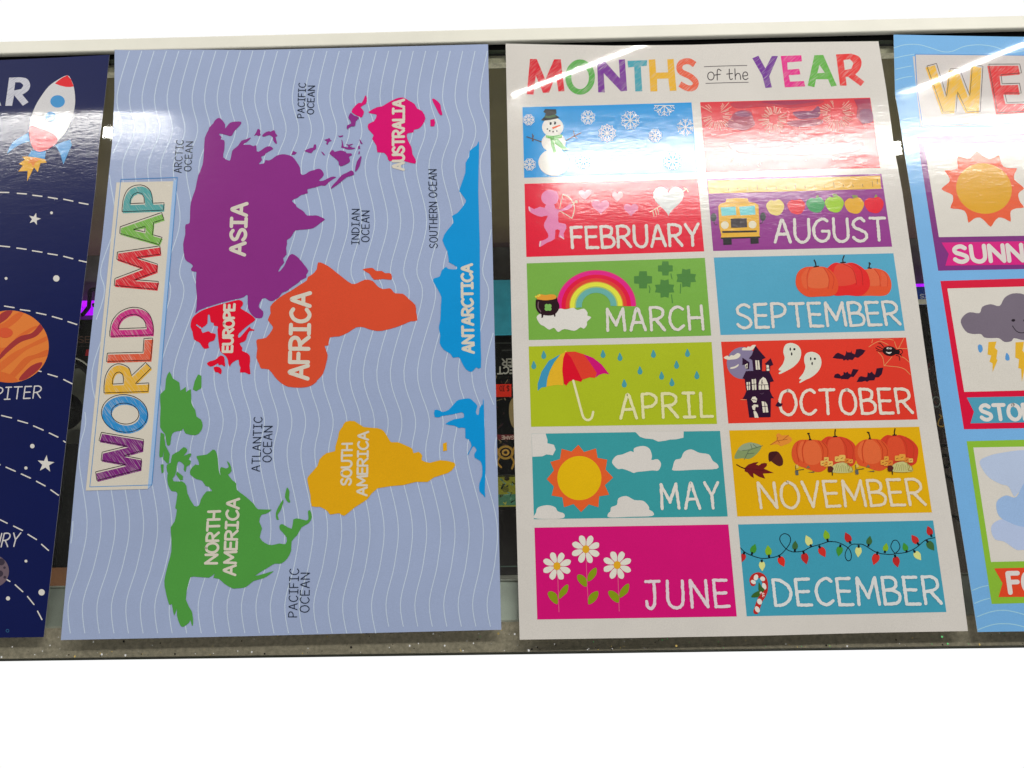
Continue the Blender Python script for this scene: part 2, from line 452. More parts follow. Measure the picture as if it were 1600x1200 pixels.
# ================================================================== the glass counter
YR = [at(800, y, 0)[1] for y in (47.5, 66.5, 79, 103)]       # rear rail far edge, near edge, gasket, frame
YF = [at(790, y, 0)[1] for y in (972, 1019.5)]
XL, XR = -1.15, 1.25
y_wall = at(800, 104, -0.014)[1]
SHELF = -0.44
metal_white = plain('cream enamelled aluminium', (214, 211, 199), 0.32, noise=0.05, scale=14, bump=0.0002)
black_rubber = plain('black rubber', (14, 14, 14), 0.9, spec=0.05)
frame_mat = plain('grimy grey felt tape', (176, 162, 145), 0.75, noise=0.38, scale=260, bump=0.0004)
rearf_mat = plain('grey beige tape', (186, 178, 156), 0.75, noise=0.4, scale=200, bump=0.0004)
alu = plain('brushed aluminium', (186, 192, 184), 0.4, metal=0.2, noise=0.16, scale=40)
olive = plain('olive brown board', (96, 88, 64), 0.6, spec=0.2, noise=0.25, scale=9)
dark_shelf = plain('grey shelf board', (92, 92, 84), 0.5, noise=0.5, scale=14)
edge_green = plain('ground glass edge', (38, 46, 36), 0.25, noise=0.5, scale=150)
glass = clear_glass('counter glass')

case = empty('glass_display_case', (0, (YR[0] + YF[1]) / 2, -0.9), 'long glass topped shop display case with cream metal rear rail under the posters', 'display case')
def cpart(name, me):
    o = bpy.data.objects.new(name, me); C.objects.link(o); o.parent = case
    o.matrix_parent_inverse = Matrix.Translation(-case.location)
    return o
pane = cpart('glass_top', box_mesh('glass_top', rect(XL, XR, YF[1], YR[2] + 0.001), -0.006, 0.0, [glass, edge_green]))
cpart('rear_rail', box_mesh('rear_rail', rect(XL - .01, XR + .01, YR[1], YR[0]), -0.03, 0.003, [metal_white], 0.0012))
cpart('gasket', box_mesh('gasket', rect(XL, XR, YR[2] + 0.0015, YR[1] - 0.0005), -0.02, -0.002, [black_rubber]))
cpart('rear_frame', box_mesh('rear_frame', rect(XL, XR, y_wall, YR[2]), -0.016, -0.0075, [rearf_mat]))
cpart('front_frame', box_mesh('front_frame', rect(XL, XR, YF[1] + 0.0001, YF[0]), -0.016, -0.0075, [frame_mat]))
cpart('edge_trim', box_mesh('edge_trim', rect(XL - .004, XR + .004, YF[1] - 0.0016, YF[1] - 0.0002), -0.0162, 0.0004, [plain('dark green edge', (34, 36, 28), 0.4, noise=.5, scale=200)], 0.0003))
ya = at(790, 971, -0.012)[1]; yb = at(790, 908, -0.030)[1]
me = bpy.data.meshes.new('front_rail')
me.from_pydata([(XL, ya, -.017), (XR, ya, -.017), (XR, yb, -.030), (XL, yb, -.030), (XL, ya, -.034), (XR, ya, -.034), (XR, yb, -.034), (XL, yb, -.034)], [],
               [(0, 1, 2, 3), (7, 6, 5, 4), (0, 4, 5, 1), (2, 6, 7, 3), (1, 5, 6, 2), (0, 3, 7, 4)])
me.materials.append(alu); cpart('front_rail', me)
lip = plain('bright rail lip', (196, 198, 190), 0.35)
cpart('rail_lip', box_mesh('rail_lip', rect(XL, XR, yb, yb + 0.0014), -0.034, -0.0285, [lip], 0.0003))
cpart('rail_lip', box_mesh('rail_lip', rect(XL, XR, ya - 0.001, ya + 0.0012), -0.0165, -0.0145, [lip], 0.0003))
cpart('rear_panel', box_mesh('rear_panel', rect(XL, XR, y_wall + 0.0005, y_wall + 0.012), SHELF - 0.4, -0.0165, [olive]))
cpart('shelf', box_mesh('shelf', rect(XL, XR, YF[1] + 0.012, y_wall), SHELF - 0.012, SHELF, [dark_shelf]))
cpart('front_panel', box_mesh('front_panel', rect(XL, XR, YF[1] + 0.001, YF[1] + 0.006), SHELF - 0.4, -0.0165, [glass]))
for xx in (XL, XR - 0.012):
    cpart('side_panel', box_mesh('side_panel', rect(xx, xx + 0.012, YF[1] + 0.0065, y_wall - 0.0005), SHELF - 0.4, -0.0168, [olive]))
cpart('base', box_mesh('base', rect(XL, XR, YF[1] + 0.0065, y_wall - 0.0005), SHELF - 0.46, SHELF - 0.4005, [dark_shelf]))

# the lit violet strip lamp at the foot of the rear panel
led = plain('violet strip lamp', (190, 40, 230), 0.4, emit=(0.40, 0.0, 0.95, 1.5))
yl = at(130, 493, SHELF + 0.001)[1]
lo = link('strip_lamp', box_mesh('strip_lamp', rect(at(40, 490, SHELF)[0], at(1560, 440, SHELF)[0], yl, yl + 0.009), SHELF + 0.0005, SHELF + 0.036, [led], 0.001))
tag(lo, 'thin glowing violet strip lamp lying along the back of the shelf inside the case', 'lamp')

# added light, hidden under the front frame to brighten the shelf goods
L = bpy.data.lights.new('added_case_light', 'AREA'); L.shape = 'RECTANGLE'; L.size = XR - XL - .1; L.size_y = 0.016; L.color = (1, .97, .92)
L.energy = 26.0 * L.size * L.size_y * math.pi
o = bpy.data.objects.new('added_case_light', L); C.objects.link(o); o.location = ((XL + XR) / 2, YF[1] + 0.020, -0.037); o.rotation_euler = (math.radians(28), 0, 0)

# scratches in the glass
mscr = plain('scratch', (150, 146, 132), 0.5)
v, f = [], []
def scratch(x, y, ang, L, wpx):
    a = (x - math.cos(ang) * L / 2, y - math.sin(ang) * L / 2); b = (x + math.cos(ang) * L / 2, y + math.sin(ang) * L / 2)
    bow = R.uniform(-.12, .12) * L; n = 5; k = len(v)
    for i in range(n + 1):
        t = i / n; o = bow * (1 - (2 * t - 1) ** 2); ww = wpx * 0.5 * (0.35 + 0.65 * math.sin(math.pi * (0.08 + 0.84 * t)))
        px = a[0] + (b[0] - a[0]) * t - math.sin(ang) * o; py = a[1] + (b[1] - a[1]) * t + math.cos(ang) * o
        z = 8e-6 + len(v) * 2e-9
        for s_ in (-1, 1): v.append(tuple(at(px - math.sin(ang) * ww * s_, py + math.cos(ang) * ww * s_, z)))
    for i in range(n): f.append((k + 2 * i, k + 2 * i + 1, k + 2 * i + 3, k + 2 * i + 2))
for (xa, ya_, xb, yb_, n) in ((165, 110, 132, 430, 44), (132, 430, 85, 900, 20), (776, 110, 786, 420, 46), (786, 420, 795, 900, 30), (1392, 120, 1428, 440, 44), (1428, 440, 1510, 900, 30)):
    for i in range(n):
        t = R.random()
        scratch(xa + (xb - xa) * t + R.uniform(-18, 18), ya_ + (yb_ - ya_) * t, R.choice((1.2, 1.5, 1.9, 2.4, .9)) + R.uniform(-.3, .3), R.uniform(5, 34), R.uniform(0.25, 0.75))
me = bpy.data.meshes.new('scratches'); me.from_pydata(v, [], f); me.materials.append(mscr)
so = bpy.data.objects.new('scratches', me); C.objects.link(so); so.parent = pane; so['kind'] = 'stuff'
so.matrix_parent_inverse = Matrix.Translation(-case.location)

# glitter and grit caught along the front edge of the glass
mgl = [plain('silver glitter', (235, 235, 228), 0.25), plain('green glitter', (90, 215, 120), 0.25), plain('grit', (30, 26, 20), 0.8), plain('gold glitter', (190, 165, 95), 0.3)]
v, f, fm = [], [], []
for i in range(620):
    x = R.uniform(XL, XR); t = R.random() ** 2.2
    y = YF[1] + 0.0012 + t * 0.016; s_ = R.uniform(0.00018, 0.00055) if R.random() < .8 else R.uniform(.0005, .0011)
    k = len(v); a = R.uniform(0, 3.1); q = R.uniform(.00005, .0003)
    for j in range(5):
        v.append((x + s_ * math.cos(a + j * 1.2566) * R.uniform(.6, 1.1), y + s_ * math.sin(a + j * 1.2566), 0.00002 + (q if j % 2 else 0)))
    f.append((k, k + 1, k + 2, k + 3, k + 4))
    gx = at(1300, 1000)[0]
    fm.append(R.choices((0, 1, 2, 3), (3, 2.2 if x > gx - .12 else .2, 2.5, 2))[0])
me = bpy.data.meshes.new('glitter'); me.from_pydata(v, [], f)
for m in mgl: me.materials.append(m)
me.polygons.foreach_set('material_index', fm)
go_ = link('glitter', me); tag(go_, 'grit and glitter specks along the front edge of the glass top', 'glitter', kind='stuff')

# ------------------------------------------------------------------ goods on the shelf, seen through the gaps
def mk(rgb, r=0.35, **k): return plain('carton %d %d %d' % rgb, rgb, r, spec=0.2, **k)
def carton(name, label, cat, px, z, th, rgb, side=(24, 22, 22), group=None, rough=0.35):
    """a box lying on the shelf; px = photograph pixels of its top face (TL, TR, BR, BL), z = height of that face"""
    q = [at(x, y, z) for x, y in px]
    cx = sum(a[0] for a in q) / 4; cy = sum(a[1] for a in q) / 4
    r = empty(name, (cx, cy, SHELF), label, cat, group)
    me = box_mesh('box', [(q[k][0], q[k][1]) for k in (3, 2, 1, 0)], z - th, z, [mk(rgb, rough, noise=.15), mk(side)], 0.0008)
    o = link('box', me, r)
    return r, o
class Flat:
    """printing on a level carton top"""
    hw = hh = 1
    def __init__(s, z): s.z = z
    def place(s, p, off):
        d = rays(p); P = CAM + d * ((s.z + off - CAM[2]) / d[:, 2])[:, None]
        return P, np.tile((0, 0, 1.0), (len(P), 1))
def print_on(root, z):
    p = Part(Flat(z), 0.0003); p.root = root; return p
def done(p, name):
    o = p.build(name, p.root); o.matrix_parent_inverse = Matrix.Translation(-p.root.location); return o

CG = 'boxed goods on the shelf inside the case'
tz = SHELF + 0.075
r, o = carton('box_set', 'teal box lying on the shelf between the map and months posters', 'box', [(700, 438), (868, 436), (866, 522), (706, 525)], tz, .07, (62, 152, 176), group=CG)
z2 = SHELF + 0.065
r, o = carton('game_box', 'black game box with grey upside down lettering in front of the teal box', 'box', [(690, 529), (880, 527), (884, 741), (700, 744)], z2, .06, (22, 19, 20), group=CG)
p = print_on(r, z2)
p.line([(772, 536), (800, 536)], 1.2, (70, 72, 70), cap=False)
p.line([(784, 547.5), (803, 547)], 2.2, (60, 60, 58), cap=False)
p.word('ER', (800, 571), (785, 571), (785, 561), (800, 561), 2.2, (150, 146, 138))
p.word('ECT', (803, 583), (777.5, 584), (777.5, 573.5), (803, 573), 2.3, (168, 164, 156))
for i in range(26):
    x, y = R.uniform(772, 806), R.uniform(586, 720)
    p.line([(x, y), (x + R.uniform(-9, 9), y + R.uniform(-7, 7))], R.uniform(.8, 2.6), R.choice(((96, 80, 56), (70, 52, 48), (120, 104, 80), (60, 40, 44), (84, 78, 70))))
p.fill(smooth([(796, 632), (802, 622), (812, 630), (812, 662), (802, 668), (796, 652)]), (140, 120, 84))
p.fill([(770, 679), (812, 679), (812, 687), (770, 687)], (92, 36, 40))
p.word('GAME', (803, 686.5), (784, 686.5), (784, 681), (803, 681), 1.0, (176, 152, 140))
for rr_, cc in ((13, (150, 116, 52)), (9, (34, 26, 18)), (6, (168, 128, 60)), (3, (30, 22, 16))):
    p.fill(ell(790, 707, rr_, rr_ * .85), cc)
p.line(smooth([(776, 700), (781, 712), (777, 722), (783, 730)], False), 3, (150, 112, 50)); p.line(smooth([(804, 699), (799, 712), (803, 722), (800, 732)], False), 3, (150, 112, 50))
done(p, 'printing')
tg = tag(link('price_tag', box_mesh('price_tag', [tuple(at(x, y, z2 + .002)[:2]) for x, y in ((772, 620), (799, 619.5), (799, 600), (771, 600.5))], z2 + .0006, z2 + .002, [mk((214, 48, 34), .6)])),
         'small red ten dollar price sticker on the black game box', 'price tag')
p = Part(Flat(z2 + .002), 0.0002); p.root = tg
p.word('I', (788.6, 611), (785, 611), (785, 603), (788.6, 603), .9, (50, 16, 14)); p.word('O', (784.5, 611), (781, 611), (781, 603), (784.5, 603), .9, (50, 16, 14))
p.word('S', (795.5, 611), (792, 611), (792, 603), (795.5, 603), .9, (50, 16, 14)); p.line([(793.8, 601.5), (793.8, 612.5)], .8, (50, 16, 14))
o = p.build('price', tg)
z3 = SHELF + 0.05
r, o = carton('puzzle_box', 'yellow green and teal box standing before the black game box', 'box', [(700, 745), (882, 742), (884, 790), (704, 793)], z3, .045, (120, 118, 44), group=CG)
p = print_on(r, z3)
p.fill([(770, 773), (814, 772), (814, 789), (770, 790)], (66, 104, 82), dz=5e-5)
for i in range(16):
    x, y = R.uniform(774, 802), R.uniform(748, 786); p.line(smooth([(x, y), (x + R.uniform(-5, 5), y + 3), (x + R.uniform(-6, 6), y + R.uniform(-5, 5))], False), R.uniform(.8, 2), R.choice(((60, 56, 30), (150, 146, 60), (40, 50, 40), (96, 130, 110))))
p.fill(ell(792, 748, 4, 3.4), (44, 40, 26)); p.fill(ell(790, 765, 5, 4.4), (86, 84, 36))
done(p, 'printing')
z4 = SHELF + .02
r, o = carton('tray', 'flat black brown tray on the shelf nearest the front rail between the middle posters', 'tray', [(690, 796), (886, 792), (892, 896), (694, 900)], z4, .018, (26, 20, 18), group=CG)
p = print_on(r, z4); p.line([(700, 886), (880, 884)], 1.6, (66, 80, 74), cap=False); done(p, 'rim')

# behind the left gap
z5 = SHELF + .06
r, o = carton('game_box', 'black game box behind the gap beside the solar system poster with dim lettering', 'box', [(30, 501), (190, 498), (186, 556), (22, 560)], z5, .055, (20, 16, 20), group=CG)
p = print_on(r, z5); p.word('SE', (122, 526), (141, 526), (141, 535), (122, 535), 1.4, (84, 62, 54)); p.line([(110, 541), (146, 541)], .8, (60, 54, 54)); p.fill([(135, 546), (150, 545), (148, 556), (133, 556)], (150, 36, 44)); done(p, 'printing')
# stand of a figurine in front of the violet lamp
z6 = SHELF + .10
hook = []
q = [at(x, y, z6) for x, y in smooth([(128, 492), (131, 478), (133, 462), (134, 450), (140, 447), (145, 450), (146, 460), (144, 470), (138, 472)], False, 4)]
cu = bpy.data.curves.new('hook', 'CURVE'); cu.dimensions = '3D'; cu.bevel_depth = .0026; cu.bevel_resolution = 3
sp = cu.splines.new('POLY'); sp.points.add(len(q) - 1)
for k, a in enumerate(q): sp.points[k].co = (a[0], a[1], z6 - .0025 * k if k < 6 else z6 - .012, 1)
tmp = bpy.data.objects.new('hook', cu); C.objects.link(tmp)
me = bpy.data.meshes.new_from_object(tmp.evaluated_get(bpy.context.evaluated_depsgraph_get())); bpy.data.objects.remove(tmp)
me.materials.clear(); me.materials.append(mk((34, 26, 44), .5))
tag(link('cable_loop', me), 'dark looped cable hanging before the violet strip lamp', 'cable')
# headband of a pair of headphones, lying on the shelf
z7 = SHELF + .05
def torus_mesh(name, c, R1, r1, a0, a1, z, mats, seg=40):
    v, f = [], []
    for i in range(seg + 1):
        a = a0 + (a1 - a0) * i / seg
        for j in range(10):
            b = 2 * math.pi * j / 10; rad = R1 + r1 * math.cos(b)
            v.append((c[0] + rad * math.cos(a), c[1] + rad * math.sin(a), z + r1 * 1.6 * math.sin(b)))
    for i in range(seg):
        for j in range(10):
            k = i * 10; f.append((k + j, k + (j + 1) % 10, k + 10 + (j + 1) % 10, k + 10 + j))
    f.append(tuple(range(9, -1, -1))); f.append(tuple(seg * 10 + j for j in range(10)))
    me = bpy.data.meshes.new(name); me.from_pydata(v, [], f); me.materials.append(mats)
    me.polygons.foreach_set('use_smooth', [True] * len(f)); return me
cc = at(98, 612, z7)
hb = empty('headphones', (cc[0], cc[1], SHELF), 'black headphones with grey white headband edge lying on the shelf', 'headphones')
link('headband', torus_mesh('headband', cc, .040, .0042, -.6, 2.6, z7, mk((30, 29, 30), .4)), hb)
link('band_edge', torus_mesh('band_edge', cc, .046, .0013, -.5, 2.2, z7 + .004, mk((168, 164, 156), .4)), hb)
link('ear_pad', torus_mesh('ear_pad', at(92, 640, z7), .016, .009, 0, 6.2832, z7 - .01, mk((22, 21, 22), .7)), hb)
# dark bag nearest the front rail
r, o = carton('storage_box', 'large dark brown box on the shelf beside the solar system poster', 'box', [(10, 700), (168, 690), (150, 900), (-20, 905)], SHELF + .05, .048, (20, 14, 14), group=CG, rough=.8)
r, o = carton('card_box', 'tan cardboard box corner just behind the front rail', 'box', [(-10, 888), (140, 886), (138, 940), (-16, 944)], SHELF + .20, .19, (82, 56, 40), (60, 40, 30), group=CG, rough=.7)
# behind the right gap
z8 = SHELF + .07
r, o = carton('game_box', 'blue and white game box behind the gap beside the weather poster', 'box', [(1370, 449), (1520, 446), (1528, 474), (1376, 477)], z8, .065, (44, 66, 140), group=CG)
p = print_on(r, z8); p.fill([(1425, 468), (1470, 467), (1472, 475), (1426, 476)], (190, 186, 176)); p.word('BIS', (1456, 465), (1438, 466), (1438, 460), (1456, 459), 1.3, (170, 176, 196)); done(p, 'printing')
z9 = SHELF + .055
r, o = carton('game_box', 'plain black game box between the months and weather posters', 'box', [(1380, 480), (1540, 476), (1556, 556), (1392, 562)], z9, .05, (14, 13, 14), group=CG)
r, o = carton('toy_pack', 'dark toy pack with dim red and gold print below the plain black box', 'pack', [(1394, 565), (1560, 560), (1580, 690), (1412, 696)], z9 - .01, .04, (36, 28, 28), group=CG)
p = print_on(r, z9 - .01)
for i in range(22):
    x, y = R.uniform(1446, 1478), R.uniform(570, 640); p.line([(x, y), (x + R.uniform(-6, 6), y + R.uniform(-6, 6))], R.uniform(.8, 2.4), R.choice(((74, 36, 38), (60, 56, 54), (40, 40, 60), (96, 90, 84))))
p.line(smooth([(1468, 648), (1476, 656), (1474, 666), (1466, 664), (1469, 654), (1479, 652)], False), 2.2, (120, 92, 40))
p.line(ell(1463, 628, 6, 8, 16), 1.4, (98, 104, 102), closed=True); done(p, 'printing')
r, o = carton('tray', 'grey brown tray with loose black cords in front of the dark toy pack', 'tray', [(1414, 700), (1584, 694), (1606, 892), (1440, 899)], SHELF + .03, .028, (52, 46, 42), group=CG)
for k, t in enumerate(("1468,694 1482,692 1498,700", "1470,722 1480,730 1486,722 1482,712 1474,712", "1474,740 1484,746 1497,756", "1480,810 1492,806 1500,812")):
    q = [at(x, y, SHELF + .034) for x, y in smooth(pts(t), False, 5)]
    vv, ff = [], []
    cu = bpy.data.curves.new('cord', 'CURVE'); cu.dimensions = '3D'; cu.bevel_depth = .0016; cu.bevel_resolution = 2
    sp = cu.splines.new('POLY'); sp.points.add(len(q) - 1)
    for i, a in enumerate(q): sp.points[i].co = (a[0], a[1], SHELF + .032, 1)
    tmp = bpy.data.objects.new('cord', cu); C.objects.link(tmp)
    me = bpy.data.meshes.new_from_object(tmp.evaluated_get(bpy.context.evaluated_depsgraph_get())); bpy.data.objects.remove(tmp)
    me.materials.clear(); me.materials.append(black_rubber)
    tag(link('cord', me), 'thin black cord lying loose in the grey brown tray', 'cord', 'black cords in the tray')

# ================================================================== world map poster
CREAM = (202, 195, 182)
mapp = Poster('world_map_poster', 'pale blue world map poster turned on its side with coloured continents', 'poster',
              [(179, 76.5), (290, 77.5), (400, 78), (550, 74.5), (762.5, 69), (765, 180), (767.5, 297), (774.5, 597), (781, 895), (783.3, 984),
               (600, 988.5), (400, 993.6), (250, 997), (95, 1000), (117.5, 750), (133.5, 600), (150, 450), (160, 370), (167.5, 297), (175, 225), (178.8, 150)], (.0035, .0012, .0008, .0004), 0.4)
mapp.sheet((150, 163, 194))
A1 = Z(270, 130, 6.667); A2 = Z(430, 130, 6.667); A3 = Z(270, 300, 6.667); A4 = Z(270, 440, 6.667); B = Z(390, 390, 5.714)
T1 = Z(560, 130, 6.667); F5 = Z(640, 380, 5); E10 = Z(640, 200, 10); G6 = Z(640, 600, 6); H7 = Z(230, 570, 6.667); I5 = Z(230, 710, 5.714); J5 = Z(230, 830, 5.714); K5 = Z(470, 610, 5)
# wavy lines of the sea
p = mapp.part()
tmpl = smooth([(60, 13), (70, 11), (149.5, -4), (205, 8), (261, -6), (345, 10), (420, -5), (465, 3), (579, -24), (655, -7), (714, -12), (814, 8), (880, 4), (945, -8), (1005, 2)], False, 6)
for k in range(-1, 32):
    u = (k + .5) / 30.3
    seg = []
    for y, dx in tmpl:
        t = (y - 76) / 915
        xl = 179 - 84 * t; xr = 763 + 21 * t
        # true left edge bows
        le = np.interp(y, [76, 150, 225, 297, 370, 450, 600, 750, 1000], [179, 178.8, 175, 167.5, 160, 150, 133.5, 117.5, 95])
        x = xl + (xr - xl) * u + dx * (1.0 + .12 * t) + 5
        yt = np.interp(x, [179, 400, 550, 763], [78, 79.5, 76, 70.5]); yb_ = 998.5 - (x - 95) * 0.0174
        if le + 1 < x < xr - 1 and yt < y < yb_: seg.append((x, y))
        else:
            if len(seg) > 2: p.line(seg, 1.5, (184, 197, 220), cap=False, step=4)
            seg = []
    if len(seg) > 2: p.line(seg, 1.5, (184, 197, 220), cap=False, step=4)
p.build('wave_lines', mapp.root)

def continent(name, rgb, polys, words, z=2.2e-4):
    p = mapp.part(z)
    for q in polys: p.fill(smooth(q, True, 2) if len(q) > 6 else q, rgb)
    o = p.build('continent', mapp.root, name)
    if words:
        l = mapp.part(z + 6e-5)
        for wd in words: l.word(*wd)
        c = l.build('lettering', mapp.root); c.parent = o
    return o
asia = (A1("480,360 515,385 545,430 545,470 570,440 600,410 650,400 712,402 700,440 640,500 620,540 595,550 540,535 485,525 490,545 510,560 500,585 535,595 540,640 535,700 525,770 580,805 600,795 615,720 630,690 680,650 715,600 760,585 805,567 810,575 775,610 730,640 800,640 840,655 870,648 875,710 910,705 960,670 1010,655 1045,680 1030,695 970,730 960,750 920,765 930,800 895,840 925,840 955,830 965,800 1000,805 1040,785 1080,755 1140,740 1190,745 1245,765 1290,820 1325,880 1330,935 1350,955 1385,945 1420,920 1470,905 1520,890 1555,910 1573,950")
  + A2("490,980 455,1015 500,1015 550,990 600,972 635,980 600,1000 560,1030 520,1068 480,1065 420,1085 335,1105 340,1145 270,1165")
  + A3("1300,60 1240,90 1280,130 1290,155 1330,180 1370,210 1400,245 1490,243 1540,260 1585,285 1540,320 1465,375 1380,390 1280,400 1250,440 1220,480 1190,500 1190,540 1180,590 1185,650 1150,690 1160,735 1130,770 1100,822 1112,826 1145,790 1170,750 1200,680 1240,645 1290,670 1330,710 1370,760 1412,820 1390,860 1390,890 1340,915 1300,950 1240,990 1190,1030 1140,1050 1110,1090 1085,1110 1040,1135 1000,1130 965,1105 930,1115")
  + A4("900,237 900,270 940,310 940,350 925,378 880,380 860,375 820,340 785,280 780,200 780,145 765,140 740,160 690,176 600,195 450,235 330,275 270,300 235,330 245,270 250,150")
  + A3("240,960 245,850 240,830 200,825 190,800 210,770 180,740 140,715 120,670 108,540 130,440 128,360 140,335 175,320 180,200 190,100 225,0")
  + A1("240,1080 265,960 310,850 325,700 333,570 370,490 380,460 420,420 440,385"))
AS = (132, 48, 126)
isl = [A1("885,475 912,490 910,520 915,540 890,550 870,540 845,550 870,510"), A1("930,545 960,515 1000,500 1020,505 1055,487 1070,520 1090,550 1070,560 1085,620 1075,632 1045,595 1045,570 1010,540 950,557"),
       A2("170,745 185,705 225,722 205,745"), A2("305,705 330,690 370,675 395,670 405,640 425,640 425,685 400,700 375,728 335,718"), A2("475,710 495,718 522,750 505,750"),
       A2("510,590 545,580 565,570 575,590 590,600 560,610 545,642 530,625 540,605"), A2("655,545 680,548 708,540 700,560 670,562"),
       A2("565,730 600,693 620,715 680,700 735,715 745,730 790,730 800,750 770,765 780,805 765,830 690,865 665,850 660,820 640,795 610,770"),
       A2("690,590 700,600 710,645 715,660 770,670 828,672 820,685 760,690 705,672 688,668 695,630"), A2("735,630 765,640 805,630 805,640 775,650 785,660 805,660 780,670 760,665 758,650"),
       A2("880,580 912,632 895,632 880,610"), A2("865,655 880,648 885,680 863,688"), A2("870,710 882,712 880,735 866,742"), A2("890,760 898,775 880,860 850,910 835,918 832,905 850,820"),
       A2("580,1100 600,1060 640,1020 690,960 740,935 790,910 812,920 818,955 750,975 700,1015 650,1055"), A2("785,308 820,335 875,358 840,395 832,445 790,450 750,480 748,440 790,420 780,385 762,358")]
fx = lambda f, t: f(t)[0]
def wq(f, s): return [f(s)[k] for k in range(4)]
def W(txt, f, s, wd, rgb=CREAM, **k): q = f(s); return (txt, q[0], q[1], q[2], q[3], wd, rgb)
continent('purple Asia with its islands', AS, [asia] + isl, [W('ASIA', A3, "600,655 618,118 772,121 746,655", 5.4)])
continent('red Europe', (210, 12, 48), [A4("690,190 730,215 725,250 705,275 740,300 790,330 860,390 820,430 760,475 690,540 680,575 700,580 770,500 800,470 815,490 850,500 840,512 800,515 775,560 765,600 740,625 695,645 725,690 720,720 765,740 800,770 805,830 800,880 808,960 780,960 750,945 700,945 705,895 690,860 685,815 650,825 610,855 595,885 580,860 575,820 555,780 520,750 492,720 480,650 472,590 468,540 465,500 470,465 430,460 425,430 395,420 385,350 365,350 360,435 320,470 300,480 250,443 245,458 295,495 310,535 370,515 395,535 445,545 440,590 425,615 380,630 370,660 375,690 325,698 290,650 270,630 220,600 205,520 185,470 195,400 225,355 280,315 330,290 450,250 600,210"),
          A4("500,770 535,785 540,830 545,880 530,880 510,865 480,870 470,850 440,870 390,885 355,855 385,830 440,815 475,785"), A4("425,895 450,885 490,895 510,925 500,965 470,945 440,940")],
          [W('EUROPE', A4, "522,730 540,240 642,238 615,730", 4.2)])
africa = (B("610,115 660,125 720,160 770,200 840,255 910,305 960,300 1030,268 1100,280 1140,325 1190,352 1250,345 1275,365 1300,390 1370,395 1420,440 1480,495 1487,560 1497,632 1440,640 1380,665 1300,695 1180,725 1110,722 1050,705 1010,692 950,695 880,740 800,775 715,785 705,855 670,860 697,940 685,1010 655,1110 600,1170")
  + A4("1500,1040 1440,1085 1340,1105 1200,1095 1120,1050 1060,990 1000,915 920,905 900,860 870,790 880,700 870,630 885,600 970,585 1030,510 1040,465 990,400 1020,330 1015,260 1080,190 1150,140 1230,95 1330,30") + B("510,275 520,245 560,220 600,175"))
continent('orange Africa', (205, 76, 50), [africa, B("1008,178 1060,165 1100,165 1130,190 1180,190 1210,210 1255,210 1270,240 1262,270 1190,262 1110,268 1070,215")], [W('AFRICA', B, "355,1152 378,385 540,388 518,1152", 6.2)])
continent('magenta Australia', (204, 4, 106), [A2("795,300 830,240 870,205 900,205 925,160 940,125 955,160 945,215 890,248 925,295 905,352 880,350"),
          A2("970,300 1060,250 1115,240 1180,200 1260,160 1330,148 1390,180 1450,215 1480,265 1530,290 1565,365 1530,440 1490,475 1445,485 1440,512 1385,520 1370,545 1385,600 1420,670 1430,740 1460,790 1458,838 1360,815 1300,805 1190,812 1170,770 1135,725 1065,718 1055,650 1010,580 1025,540 970,480 970,425 1030,395 1058,330 1010,318"),
          T1("768,170 795,165 850,215 860,270 875,325 850,330 810,260"), T1("750,380 790,372 800,410 790,450 750,448")], [W('AUSTRALIA', A2, "1226,902 1230,176 1340,174 1338,900", 4.1)])
ant = (E10("1080,205 1050,270 940,355 930,450 875,545 870,700 780,960 790,1000 830,1050") + Z(400, 300, 4)("1275,0 1305,40 1310,65 1260,130 1225,150 1235,190 1195,240 1165,300 1195,370 1205,430")
  + F5("310,150 370,185 360,205 300,200 285,185 250,215 235,260 190,275 185,300 220,360 248,420 245,480 240,600 228,660 240,720 235,780 265,830 320,865 340,895 385,890 410,935 440,985 485,1005 520,970 557,972 555,800 550,500 548,0") + [(747.3, 300), (748.5, 240)])
ant2 = G6("235,243 285,250 310,262 370,240 440,160 490,143 560,135 600,165 635,205 620,260 635,290 650,280 655,230 680,190 683,215 688,150 694,160 700,330 705,500 712,770 705,1000 710,1065 690,1040 655,1005 655,930 680,860 680,770 660,720 610,690 610,650 628,620 610,590 590,590 548,665 545,655 580,580 555,520 522,505 520,413 460,412 420,390 335,375 420,330 500,318 510,290 490,265 400,285 300,300 285,310 235,308")
continent('bright blue Antarctica', (20, 140, 204), [ant, ant2], [W('ANTARCTICA', F5, "416,854 408,168 486,166 500,854", 4.3)])
green = H7("232,70 270,145 335,185 345,270 400,230 405,285 455,255 460,400 500,470 515,540 560,570 577,630 560,690 505,733 400,715 375,660 360,685 280,700 250,750 240,830 205,835 185,720 135,650 140,450 135,310 185,260 195,150")
